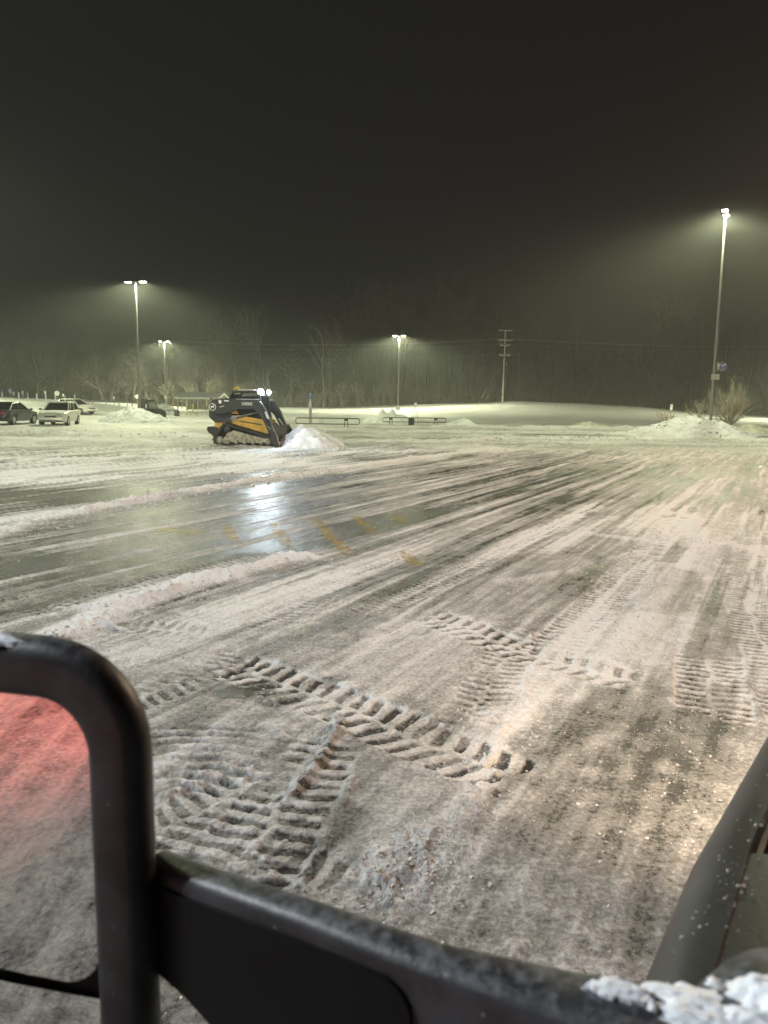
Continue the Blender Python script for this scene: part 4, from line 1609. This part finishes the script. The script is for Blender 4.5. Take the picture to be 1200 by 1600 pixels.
# small dark utility vehicle behind the left pile
pu = on_ground(236, 64)
r_ = empty('utility_vehicle', pu, math.radians(-18), label='small dark utility vehicle with a slanted windshield parked behind the lamp post', cat='utility vehicle')
b = MB(); b.prism([(-.85, .38), (.55, .38), (1.0, .42), (1.0, .72), (.55, .95), (.2, 1.0), (-.85, .95)], -.62, .62); b.build('body', M['black_metal'], r_)
b = MB(); b.prism([(.22, 1.0), (.26, .99), (-.08, 1.62), (-.13, 1.62)], -.55, .55); b.build('windshield', M['glass_frost'], r_)
b = MB(); b.box((-.42, 0, 1.66), (.85, 1.2, .07), bevel=.02); b.build('roof', M['black_metal'], r_)
for sx, sy in ((-.82, -1), (-.82, 1)):
    b = MB(); b.tube([(sx, sy * .58, .9), (sx + .05, sy * .56, 1.66)], .035, 6); b.build('cab_post', M['black_metal'], r_)
for sy in (-1, 1):
    b = MB(); b.tube([(.26, sy * .58, .98), (-.1, sy * .56, 1.64)], .035, 6); b.build('cab_post', M['black_metal'], r_)
    b = MB(); b.box((-.45, sy * .5, 1.28), (.6, .02, .58)); b.build('side_window', M['glass_frost'], r_)
    for sx in (-.55, .68):
        b = MB(); b.lathe([(.16, -.12), (.30, -.12), (.33, -.06), (.33, .06), (.30, .12), (.16, .12)], (sx, sy * .56, .33), (0, 1, 0), 18); b.build('wheel', M['rubber'], r_, True)
b = MB(); b.box((1.06, 0, .5), (.10, 1.1, .3), bevel=.03); b.build('front_guard', M['black_metal'], r_)


# ------------------------------------------------------------------ compact track loader
LD = 30.9
pl_ = on_ground(392, LD)
LR = empty('track_loader', pl_, math.radians(-13), label='black and yellow compact track loader with lit work lights pushing snow', cat='track loader')
SCL = .985


def hull(circles, n=14):
    pts = []
    for cx, cz, r in circles:
        for k in range(n):
            a = 2 * math.pi * k / n
            pts.append((cx + r * math.cos(a), cz + r * math.sin(a)))
    pts = sorted(set(pts))

    def cross(o, a, b):
        return (a[0] - o[0]) * (b[1] - o[1]) - (a[1] - o[1]) * (b[0] - o[0])
    lo, hi = [], []
    for q in pts:
        while len(lo) >= 2 and cross(lo[-2], lo[-1], q) <= 0:
            lo.pop()
        lo.append(q)
    for q in reversed(pts):
        while len(hi) >= 2 and cross(hi[-2], hi[-1], q) <= 0:
            hi.pop()
        hi.append(q)
    return lo[:-1] + hi[:-1]


def inset_hull(circles, dr):
    return [(a, b_, max(r - dr, .02)) for a, b_, r in circles]


TRK = [(-.66, .64, .22), (-.98, .22, .22), (1.06, .21, .21)]
for s in (-1, 1):
    y0, y1 = s * .55, s * .95
    ho = hull(TRK, 20)
    # walk outer outline at even steps for lugs
    b = MB()
    hi_ = []
    cx_ = sum(q[0] for q in ho) / len(ho)
    cz_ = sum(q[1] for q in ho) / len(ho)
    outer = ho
    inner = []
    for k in range(len(outer)):
        a_, c_ = outer[k - 1], outer[(k + 1) % len(outer)]
        dx, dz = c_[0] - a_[0], c_[1] - a_[1]
        L_ = math.hypot(dx, dz)
        inner.append((outer[k][0] - dz / L_ * .075, outer[k][1] + dx / L_ * .075))
    loops = []
    for k in range(len(outer)):
        o_, i_ = outer[k], inner[k]
        loops.append([(o_[0], y0, o_[1]), (o_[0], y1, o_[1]), (i_[0], y1, i_[1]), (i_[0], y0, i_[1])])
    loops.append(loops[0])
    b.loft(loops)
    trk = b.build('track', M['rubber'], LR)
    # lugs
    per = []
    tot = 0
    for k in range(len(outer)):
        a_, c_ = Vector(outer[k]), Vector(outer[(k + 1) % len(outer)])
        per.append((tot, a_, c_))
        tot += (c_ - a_).length
    nl = 46
    lg = MB()
    for i in range(nl):
        t_ = tot * i / nl
        for (st, a_, c_) in reversed(per):
            if st <= t_:
                d_ = (c_ - a_)
                if d_.length < 1e-6:
                    break
                q = a_ + d_.normalized() * (t_ - st)
                ang = math.atan2(d_.y, d_.x)
                lg.box((q.x + math.sin(ang) * .012, (y0 + y1) / 2, q.y - math.cos(ang) * .012), (.055, .40, .05), Matrix.Rotation(-ang, 4, 'Y'))
                break
    lg.build('tread_lug', M['rubber'], trk)['kind'] = 'stuff'
    # frame and wheels
    b = MB(); b.prism([(-.9, .14), (.95, .14), (1.0, .30), (.3, .44), (-.35, .60), (-.62, .50)], s * .62, s * .86); b.build('track_frame', M['grime'], LR)
    for (wx, wz, wr_) in ((-.66, .64, .145), (-.98, .22, .145), (1.06, .21, .135)):
        b = MB(); b.lathe([(wr_, -.13), (wr_, .13), (wr_ * .6, .15), (.05, .16)], (wx, s * .75, wz), (0, s, 0), 18); b.build('idler_wheel' if wz < .5 else 'drive_sprocket', M['grime'] if wz < .5 else M['black_metal'], LR, True)
    for wx in (-.6, -.25, .1, .45, .78):
        b = MB(); b.lathe([(.085, -.14), (.085, .14), (.04, .15)], (wx, s * .75, .165), (0, s, 0), 14); b.build('roller', M['grime'], LR, True)
    # yellow side body
    b = MB(); b.prism([(-.30, .80), (.15, .60), (.92, .26), (1.02, .40), (.80, .98), (.70, 1.04), (-.30, 1.20)], s * .50, s * .62); b.build('side_panel', M['yellow'], LR)
    b = MB(); b.box((.25, s * .632, .90), (.95, .02, .035), Matrix.Rotation(math.radians(8), 4, 'Y')); b.build('panel_groove', M['black_metal'], LR)
    b = MB(); b.prism([(-1.28, .62), (-1.0, .56), (-.30, .80), (-.30, 1.02), (-1.28, .98)], s * .46, s * .60); b.build('rear_panel', M['yellow'], LR)
    b = MB(); b.prism([(-.92, 1.26), (-.26, 1.24), (-.36, 1.42), (-.56, 1.50), (-.76, 1.46)], s * .56, s * .635); b.build('arm_cover', M['yellow'], LR)
    b = MB(); b.prism([(-.75, 1.0), (-.32, .98), (-.30, 1.18), (-.70, 1.16)], s * .60, s * .64); b.build('grab_plate', M['galv'], LR)
    # lift arm: from rear tower over the cab and down to the front
    arm = [(-1.36, 1.30), (-1.40, 1.62), (-1.20, 1.80), (-.6, 1.82), (.20, 1.80), (.72, 1.74), (.98, 1.36), (1.20, .86), (1.24, .52), (1.06, .50), (.96, .80), (.72, 1.22), (.46, 1.44), (-.30, 1.42), (-.60, 1.30), (-1.0, 1.22)]
    b = MB(); b.prism(arm, s * .66, s * .82); la = b.build('lift_arm', M['black_metal'], LR)
    b = MB(); b.box((.20, s * .74, 1.812), (.95, .13, .016)); b.build('arm_snow', M['snow_fine'], la)
    b = MB(); b.tube([(-.95, s * .60, .95), (.55, s * .64, 1.30)], .04, 8); b.build('lift_cylinder', M['black_metal'], LR, True)
    b = MB(); b.tube([(.84, s * .855, 1.45), (1.02, s * .855, 1.0), (1.16, s * .80, .62)], .028, 6); b.build('hydraulic_hose', M['rubber'], LR, True)
    b = MB(); b.prism([(.56, 1.66), (.70, 1.70), (.92, 1.36), (.90, 1.16), (.80, 1.24)], s * .822, s * .83); b.build('arm_plate', M['black_metal'], LR)  # thin black plate on the outer face of the lift arm
    # white decal patches
    b = MB(); b.box((-.93, s * .824, 1.70), (.11, .008, .13)); b.build('white_decal', M['decal'], la)
    b = MB(); b.box((-.66, s * .824, 1.74), (.20, .008, .045)); b.build('white_decal', M['decal'], la)
    b = MB(); b.box((-.86, s * .824, 1.52), (.20, .008, .02), Matrix.Rotation(math.radians(-14), 4, 'Y')); b.build('white_decal', M['decal'], la)
    b = MB(); b.prism([(1.0, 1.10), (.90, 1.34), (.98, 1.36), (1.12, 1.06)], s * .823, s * .829); b.build('white_decal', M['decal'], la)
    Mt = Matrix.Translation((.20, s * .823, 1.63)) @ (Matrix.Rotation(math.pi / 2, 4, 'X') if s < 0 else Matrix.Rotation(math.pi, 4, 'Z') @ Matrix.Rotation(math.pi / 2, 4, 'X'))
    text_part('lettering', 'DEERE', .155, M['decal'], la, Mt, .004)

# chassis, engine bay, cab
b = MB(); b.box((-.1, 0, .60), (2.2, 1.0, .55), bevel=.05); b.build('chassis', M['black_metal'], LR)
b = MB(); b.prism([(-1.42, 1.02), (-1.50, 1.12), (-1.48, 1.62), (-1.30, 1.80), (-.75, 1.84), (-.55, 1.70), (-.55, .90), (-1.25, .90)], -.64, .64); eb = b.build('engine_cover', M['black_metal'], LR)
b = MB(); b.prism([(-1.62, .64), (-1.55, .72), (-1.15, .70), (-1.10, .30), (-1.25, .28), (-1.58, .52)], -.62, .62); b.build('rear_bumper', M['black_metal'], LR)
for k in range(5):
    b = MB(); b.box((-1.50, 0, 1.16 + .09 * k), (.03, .8, .03)); b.build('grille_slat', M['rubber'], eb)
cabp = [(-.62, 1.0), (-.66, 1.92), (-.52, 2.10), (.42, 2.12), (.56, 2.02), (.66, 1.05)]
for s in (-1, 1):
    for a_, c_ in zip(cabp, cabp[1:]):
        b = MB(); b.tube([(a_[0], s * .46, a_[1]), (c_[0], s * .46, c_[1])], .05, 6); b.build('cab_frame', M['black_metal'], LR)
    b = MB(); b.prism([(-.58, 1.1), (-.60, 1.9), (.46, 1.95), (.6, 1.1)], s * .44, s * .455); b.build('side_window', M['glass'], LR)
b = MB(); b.box((-.06, 0, 2.12), (1.08, .98, .07), bevel=.02); b.build('cab_roof', M['black_metal'], LR)
b = MB(); b.box((-.02, 0, 2.17), (.70, .80, .035), bevel=.012); b.build('roof_snow', M['snow_fine'], LR)
b = MB(); b.prism([(.58, 1.05), (.64, 1.05), (.52, 2.0), (.46, 2.0)], -.42, .42); b.build('door_glass', M['glass'], LR)
b = MB(); b.box((-.60, 0, 1.55), (.05, .86, .9)); b.build('rear_window', M['glass'], LR)
b = MB(); b.box((0.0, 0, 1.1), (.5, .5, .18), bevel=.05); b.box((-.25, 0, 1.45), (.14, .5, .65), bevel=.05); b.build('seat', M['rubber'], LR)
b = MB(); b.tube([(-.50, -.44, 2.14), (-.50, -.44, 2.26), (-.30, -.44, 2.26)], .022, 6); b.tube([(-.30, -.44, 2.26), (-.30, -.44, 2.14)], .022, 6); b.build('beacon_guard', M['yellow_post'], LR)

# emblem: white ring and a leaping deer on a dark disc, both sides of the tail
for s in (-1, 1):
    b = MB(); b.lathe([(.15, 0), (.15, .012)], (-1.25, s * .82, 1.50), (0, s, 0), 28); em = b.build('emblem_disc', M['black_metal'], LR)
    ring = MB()
    lp = []
    for k in range(29):
        a = 2 * math.pi * k / 28
        lp.append([(-1.25 + r_ * math.cos(a), s * (.82 + y_), 1.50 + r_ * math.sin(a)) for r_, y_ in ((.148, .012), (.148, .018), (.128, .018), (.128, .012))])
    ring.loft(lp)
    ring.build('emblem_ring', M['decal'], em)
    fx = -s
    deer = [(-.085, -.01), (-.05, .03), (.0, .035), (.025, .06), (.02, .10), (.04, .075), (.06, .10), (.055, .065), (.085, .05), (.055, .04), (.045, .005), (.075, -.03), (.06, -.055), (.035, -.02), (.0, -.015), (-.04, -.03), (-.075, -.075), (-.09, -.07), (-.065, -.025)]
    dm = MB(); dm.prism([(-1.25 + q[0] * fx * (-s if s > 0 else 1), 1.50 + q[1]) for q in deer], s * .8325, s * .839); dm.build('emblem_deer', M['decal'], em)

# front: quick hitch and snow bucket
b = MB(); b.box((1.22, 0, .55), (.12, 1.3, .34), bevel=.02); b.build('quick_hitch', M['black_metal'], LR)
bk = [(1.24, .82), (1.18, .58), (1.22, .28), (1.34, .07), (1.60, .02), (1.60, .05), (1.38, .11), (1.27, .31), (1.23, .58), (1.28, .82)]
b = MB(); b.prism(bk, -.96, .96); bu = b.build('bucket_shell', M['black_metal'], LR)
for s in (-1, 1):
    b = MB(); b.prism([(1.24, .82), (1.18, .58), (1.22, .28), (1.34, .05), (1.60, .02), (1.50, .40)], s * .96, s * .985); b.build('bucket_cheek', M['black_metal'], bu)
    b = MB(); b.tube([(1.28, s * .99, .82), (1.49, s * .99, .42), (1.59, s * .99, .06)], .014, 5); b.build('bucket_edge', M['galv'], bu)
    b = MB(); b.tube([(1.06, s * .86, .78), (1.36, s * .99, .62)], .014, 5); b.tube([(1.02, s * .86, .58), (1.27, s * .99, .72)], .014, 5); b.build('hose_guard', M['galv'], LR)
    b = MB(); b.tube([(.95, s * .58, 1.05), (1.26, s * .58, .60)], .05, 8); b.build('tilt_cylinder', M['galv'], LR, True)


def work_light(x, y, z, d, power, r, name='work_light'):
    b = MB(); b.box((x, y, z), (.12, .22, .12), Matrix.Rotation(math.atan2(d[1], d[0]), 4, 'Z'), bevel=.02); h_ = b.build(name, M['black_metal'], LR)
    dv = Vector(d).normalized()
    b = MB(); b.lathe([(r, .0), (r * .9, .015)], Vector((x, y, z)) + dv * .065, dv, 14); b.build('lit_lens', M['work_on'], h_)
    spot('work_lamp', LR, Vector((x, y, z)) + dv * .11, power, (.78, .90, 1.0), 150, .8, d, .06)


work_light(.58, -.40, 2.10, (.62, -.78, -.06), 520, .12)
work_light(.58, .40, 2.10, (.80, -.50, -.06), 90, .09)


# ------------------------------------------------------------------ the black truck the picture is taken from
TF = math.atan2(.822, .569)
TR = empty('pickup_truck', (0, 0, 0), TF, label='grimy black pickup truck with a towing mirror in front of the lens', cat='truck')
# local axes: x forward, y left, z up; the lens is at (0,0,1.8)


def section(f):
    """fender and hood shoulder section at station f, from sill to hood centre"""
    l0 = float(np.interp(f, [.3, .77, 1.05, 1.64, 2.3, 2.75], [.17, .194, .207, .20, .14, -.05]))
    zt = float(np.interp(f, [.3, .6, 1.0, 2.0, 2.75], [1.24, 1.235, 1.215, 1.17, 1.02]))
    za = .55
    dd = abs(f - 1.95)
    if dd < .52:
        za = .42 + math.sqrt(max(.52 ** 2 - dd ** 2, 0)) * .98
    za = min(za, zt - .22)
    pts = [(l0 - .03, za), (l0 + .0, za + .06), (l0 + .012, (za + zt) / 2), (l0 + .008, zt - .10), (l0 - .004, zt - .045), (l0 - .022, zt - .012), (l0 - .05, zt + .012), (l0 - .075, zt + .022)]
    return pts, l0, zt


def fender_hood():
    fs = np.linspace(.42, 2.75, 60)
    lp = []
    for f in fs:
        pts, l0, zt = section(f)
        lp.append([(f, a, z) for a, z in pts] + [(f, l0 - .085, zt + .012), (f, l0 - .09, zt - .04)])
    b = MB()
    b.loft(lp, False, False, False)
    b.build('front_fender', M['truck_paint'], TR, True, 60)
    # cowl / A-pillar foot panel between fender, door and hood
    lp = []
    for f in np.linspace(.42, 1.02, 14):
        _, l0, zt = section(f)
        lp.append([(f, l0 - .078, zt + .019), (f, l0 - .16, zt + .045), (f, l0 - .30, zt + .075), (f, l0 - .6, zt + .10), (f, -.9, zt + .12)])
    b = MB()
    b.loft(lp, False, False, False)
    b.build('cowl', M['truck_paint'], TR, True, 60)
    # hood: its edge curves in at the rear corner
    lp = []
    for f in np.linspace(1.0, 2.72, 40):
        _, l0, zt = section(f)
        k = max(0.0, 1 - (f - 1.0) / .12)
        off = .088 + .06 * k ** 2
        lp.append([(f, l0 - off, zt - .04), (f, l0 - off, zt + .012), (f, l0 - off - .008, zt + .026), (f, l0 - off - .03, zt + .036), (f, l0 - .25, zt + .075), (f, l0 - .42, zt + .12), (f, -.5, zt + .14), (f, -.95, zt + .15)])
    b = MB()
    b.loft(lp, True, True, False)
    b.build('hood', M['truck_paint'], TR, True, 50)
    # dark rubber seal in the gap
    pts = []
    for f in np.linspace(2.5, 1.02, 30):
        _, l0, zt = section(f)
        pts.append((f, l0 - .086, zt + .010))
    _, l0, zt = section(1.0)
    pts += [(1.0, l0 - .095, zt + .015), (.985, l0 - .115, zt + .022), (.982, l0 - .16, zt + .03), (.985, l0 - .3, zt + .05)]
    b = MB()
    b.tube(pts, .007, 6)
    b.build('hood_seal', M['truck_gloss'], TR, True)


fender_hood()
# door and bed side, wheels: the flank of the truck below and behind the lens
b = MB(); lp = []
for f in np.linspace(-.75, .41, 12):
    lp.append([(f, .14, .52), (f, .18, .62), (f, .185, .95), (f, .172, 1.18), (f, .13, 1.27), (f, .05, 1.28)])
b.loft(lp, False, False, False); b.build('front_door', M['truck_paint'], TR, True, 60)
b = MB(); b.box((.1, .19, 1.12), (.02, .03, .04)); b.box((-.5, .20, 1.10), (.18, .03, .035), bevel=.01); b.build('door_handle', M['truck_plastic'], TR)
b = MB(); lp = []
for f in np.linspace(-4.2, -.77, 40):
    dd = abs(f + 2.75)
    za = .55 if dd >= .52 else .42 + math.sqrt(.52 ** 2 - dd ** 2) * .98
    lp.append([(f, .14, za), (f, .18, za + .06), (f, .185, 1.08), (f, .175, 1.22), (f, .15, 1.27), (f, .05, 1.28)])
b.loft(lp, False, False, False); b.build('bed_side', M['truck_paint'], TR, True, 60)
for f in (1.95, -2.75):
    b = MB(); b.lathe([(.24, -.13), (.38, -.13), (.415, -.08), (.415, .08), (.38, .13), (.24, .13)], (f, .02, .415), (0, 1, 0), 28); ty = b.build('tyre', M['rubber'], TR, True)
    b = MB(); b.lathe([(.25, -.02), (.22, .02), (.08, .05), (.07, .09), (.02, .095)], (f, .10, .415), (0, 1, 0), 20); b.build('rim', M['rim'], ty, True)
b = MB(); b.box((-4.18, .085, 1.02), (.10, .17, .36), bevel=.02); tlh = b.build('tail_lamp', M['red_lens'], TR)
b = MB(); b.box((-4.16, .180, 1.04), (.09, .03, .30), bevel=.008); b.build('lit_lens', M['tail_on'], tlh)
spot('tail_lamp_light', TR, (-4.12, .24, 1.05), 900, (1, .12, .07), 134, .8, (-.1, 1, -.7), .05)
b = MB(); b.box((2.70, -.12, .98), (.16, .30, .20), bevel=.03); hl_ = b.build('headlamp', M['lamp_lens'], TR)
b = MB(); b.box((2.785, -.12, .98), (.012, .24, .14)); b.build('lit_lens', M['head_on'], hl_)
spot('headlamp_light', TR, (2.84, -.10, 1.0), 380, (1.0, .74, .50), 150, .9, (1, .42, -.30), .06)
b = MB(); b.box((2.42, .14, .86), (.12, .03, .07), bevel=.008); mk = b.build('side_marker', M['lamp_lens'], TR)
b = MB(); b.box((2.42, .158, .86), (.10, .008, .05)); b.build('lit_lens', emit('lit_amber_marker', (1.0, .42, .16), 9.0), mk)
spot('side_marker_light', TR, (2.42, .19, .88), 9, (1.0, .60, .40), 160, .8, (-.25, 1, -.35), .04)

# towing mirror.  t runs outboard along the glass, n points at the driver
Fv = Vector((1, 0, 0)); Lv = Vector((0, 1, 0)); Uv = Vector((0, 0, 1))
Nm = (-.93 * Fv - .37 * Lv).normalized()
Tm = (-.37 * Fv + .93 * Lv).normalized()
Aw = Vector((-.2368, .72, 0))
A0 = Vector((Aw.x * .569 + Aw.y * .822, Aw.x * -.822 + Aw.y * .569, 0))


def mp(t, z, n=0.0):
    return A0 + Tm * t + Uv * z + Nm * n


def rrect(t0, t1, z0, z1, r_, n=8, skew=0.0):
    pts = []
    for cx, cz, a0 in ((t1 - r_, z1 - r_, 0), (t0 + r_, z1 - r_, 90), (t0 + r_, z0 + r_, 180), (t1 - r_, z0 + r_, 270)):
        for k in range(n + 1):
            a = math.radians(a0 + 90 * k / n)
            pts.append((cx + r_ * math.cos(a), cz + r_ * math.sin(a)))
    return pts


T0, T1_, Z0, Z1 = .004, .335, .93, 1.556
prof = [(.066, -.026, .055), (.062, -.008, .056), (.057, -.001, .06), (.050, .001, .065), (.020, .001, .092), (.009, -.002, .102), (.002, -.010, .109), (.0, -.022, .11), (.006, -.036, .108), (.03, -.062, .09), (.06, -.088, .075), (.10, -.105, .05)]
loops = []
for ins, n, rr_ in prof:
    loops.append([mp(t, z, n) for t, z in rrect(T0 + ins, T1_ - ins, Z0 + ins, Z1 - ins, max(rr_, .02))])
b = MB(); b.loft(loops, False, True)
housing = b.build('mirror_housing', M['truck_plastic'], TR, True, 70)
b = MB(); b.loft([[mp(t, z, -.026) for t, z in rrect(T0 + .055, T1_ - .055, Z0 + .055, Z1 - .055, .055)], [mp(t, z, -.034) for t, z in rrect(T0 + .055, T1_ - .055, Z0 + .055, Z1 - .055, .055)]], True, True)
b.build('mirror_backing', M['truck_gloss'], housing)
b = MB(); b.loft([[mp(t, z, -.0245) for t, z in rrect(T0 + .063, T1_ - .063, 1.160, Z1 - .062, .052)], [mp(t, z, -.0185) for t, z in rrect(T0 + .065, T1_ - .065, 1.162, Z1 - .064, .050)]], True, True)
b.build('mirror_glass', M['mirror'], housing)
# lower wide-angle glass: slightly domed
b = MB()
grid = []
for i in range(13):
    row = []
    for j in range(11):
        t = T0 + .066 + (T1_ - T0 - .132) * i / 12
        z = Z0 + .066 + (1.147 - Z0 - .066) * j / 10
        u, v = i / 12 * 2 - 1, j / 10 * 2 - 1
        row.append(mp(t, z, -.0215 + .006 * (1 - .5 * (u * u + v * v))))
    grid.append(row)
b.loft(grid, False, False, False)
b.build('wide_angle_glass', M['mirror'], housing, True, 80)

# arm from the door to the mirror: rounded beam with a recessed gloss panel
def arm_section(k, zt, hgt, th, f, l):
    pts = []
    r_ = min(.022, th * .42)
    for (cx, cz, a0) in ((th / 2 - r_, -r_, 0), (-th / 2 + r_, -r_, 90), (-th / 2 + r_, -hgt + r_, 180), (th / 2 - r_, -hgt + r_, 270)):
        for q in range(5):
            a = math.radians(a0 + 90 * q / 4)
            pts.append((f + cx + r_ * math.cos(a), l, zt + cz + r_ * math.sin(a)))
    return pts


stations = [(.500, .64, 1.310, .130, .036), (.500, .58, 1.316, .145, .036), (.502, .50, 1.325, .185, .037), (.505, .43, 1.332, .21, .038), (.514, .30, 1.340, .225, .045), (.534, .20, 1.345, .23, .06), (.550, .13, 1.345, .23, .085), (.565, .06, 1.340, .23, .12), (.58, .0, 1.33, .23, .15)]
b = MB(); b.loft([arm_section(0, zt, h_, th, f, l) for f, l, zt, h_, th in stations], True, True)
arm = b.build('mirror_arm', M['truck_plastic'], TR, True, 60)
# gloss panel on the rear face of the arm
def arm_face(l, off):
    f = np.interp(-l, [-q[1] for q in stations], [q[0] - q[4] / 2 for q in stations])
    return f - off


b = MB()
lo_, hi_ = [], []
zz1, zz0 = 1.328, 1.15
PE = .305
cols = np.concatenate([np.linspace(.63, PE + .03, 12), PE + .03 - .03 * np.sin(np.linspace(.15, 1.5, 8))])
rows_o = []
for off in (.004,):
    for l in cols:
        zz0 = float(np.interp(-l, [-q[1] for q in stations], [q[2] - q[3] for q in stations])) + .012
        zz1 = float(np.interp(-l, [-q[1] for q in stations], [q[2] for q in stations])) - .022
        e = max(0.0, .03 - (l - PE))
        dz = .03 - math.sqrt(max(.03 ** 2 - e ** 2, 0)) if e > 0 else 0
        rows_o.append([(arm_face(l, off), l, zz1 - dz), (arm_face(l, off), l, zz0 + dz), (arm_face(l, -.012), l, zz0 + dz), (arm_face(l, -.012), l, zz1 - dz)])
b.loft(rows_o, True, True)
b.build('arm_panel', M['truck_gloss'], arm)
# foot of the arm on the door, a rounded sail
b = MB()
lp = []
for k in range(9):
    a = math.pi * k / 8
    z = 1.27 + .075 * math.sin(a) if False else None
cxs = [(.60, -.02), (.60, -.02)]
for z, rx_, ry_ in ((1.12, .115, .12), (1.24, .115, .12), (1.31, .108, .112), (1.345, .085, .09), (1.36, .045, .05), (1.363, .01, .01)):
    lp.append([(.615 + rx_ * math.cos(2 * math.pi * k / 20), .005 + ry_ * math.sin(2 * math.pi * k / 20), z) for k in range(20)])
b.loft(lp, True, True)
b.build('arm_foot', M['truck_plastic'], TR, True, 60)


def snow_patch(c, ax, bx, rx, ry, ht, seed, nrm):
    """a frozen-on patch of snow: grainy sheet with a ragged rim that dips into the surface"""
    c, ax, bx, nrm = Vector(c), Vector(ax).normalized(), Vector(bx).normalized(), Vector(nrm).normalized()
    n = 80
    U, V = np.meshgrid(np.linspace(-1.3, 1.3, n), np.linspace(-1.3, 1.3, n), indexing='ij')
    q = np.hypot(U, V) + (fbm(U * 2.2 + seed * 3.1, V * 2.2, 5, seed) - .5) * 1.2
    g = fbm(U * 7 + seed, V * 7, 4, seed + 2)
    hh = ht * sstep(0, .75, 1 - q) * (.55 + .9 * g) + .0022 * sstep(0, .12, 1 - q) - .0025 * sstep(-.02, .10, q - .95)
    b = MB()
    vs = [c + ax * (rx * U[i, j]) + bx * (ry * V[i, j]) + nrm * float(hh[i, j]) for i in range(n) for j in range(n)]
    fs = []
    for i in range(n - 1):
        for j in range(n - 1):
            if min(q[i, j], q[i + 1, j], q[i, j + 1], q[i + 1, j + 1]) < 1.0:
                fs.append((i * n + j, (i + 1) * n + j, (i + 1) * n + j + 1, i * n + j + 1))
    b.add(vs, fs)
    return b.build('snow_patch', M['snow_fine'], TR, True, 80)


snow_patch((.60, .010, 1.358), (.3, -1, 0), (1, .3, 0), .070, .036, .016, 4, (-.2, .2, 1))
snow_patch((.572, .085, 1.343), (.2, -1, 0), (1, .2, 0), .058, .026, .005, 6, (-.25, 0, 1))
snow_patch((.550, .150, 1.348), (.2, -1, 0), (1, .2, 0), .026, .010, .003, 9, (-.25, 0, 1))
p_ = mp(.20, Z1 - .004, -.014)
snow_patch((p_.x, p_.y, p_.z - .002), Tm, Nm, .060, .017, .006, 12, (0, 0, 1))
# frozen drops on the fender
b = MB()
rd = random.Random(3)
for k in range(150):
    if k < 60:
        f = rd.gauss(.93, .05); off = rd.gauss(.070, .014)
    else:
        f = rd.uniform(.65, 1.5); off = rd.uniform(.03, .085)
    pts, l0, zt = section(f)
    ll = l0 - off
    z = float(np.interp(-ll, [-q[0] for q in pts[3:]] + [-(l0 - .16), -(l0 - .3)], [q[1] for q in pts[3:]] + [zt + .045, zt + .075]))
    s_ = .0005 + .0019 * rd.random() ** 3
    b.box((f, ll, z), (s_ * rd.uniform(1.2, 3), s_ * rd.uniform(1, 2.4), s_ * 1.2), Matrix.Rotation(rd.random() * 3, 4, 'Z') @ Matrix.Rotation(rd.random(), 4, 'X'), rd.uniform(.3, .7))
o = b.build('ice_crumb', M['ice'], TR, True, 80)
o['kind'] = 'stuff'

# ------------------------------------------------------------------ hazy, snow-filled air
hz = MB()
hz.box((0, 0, 15.0), (1420, 1420, 37.0))
hm = bpy.data.materials.new('hazy_air')
hm.use_nodes = True
nt = hm.node_tree
nt.nodes.clear()
v = nt.nodes.new('ShaderNodeVolumePrincipled')
v.inputs['Color'].default_value = (.86, .88, .84, 1)
v.inputs['Density'].default_value = HAZE_DENSITY
v.inputs['Anisotropy'].default_value = .15
oo = nt.nodes.new('ShaderNodeOutputMaterial')
nt.links.new(v.outputs[0], oo.inputs['Volume'])
o = hz.build('haze', hm)
tag(o, 'pale haze of falling snow hanging in the lamp light', 'haze', kind='stuff')
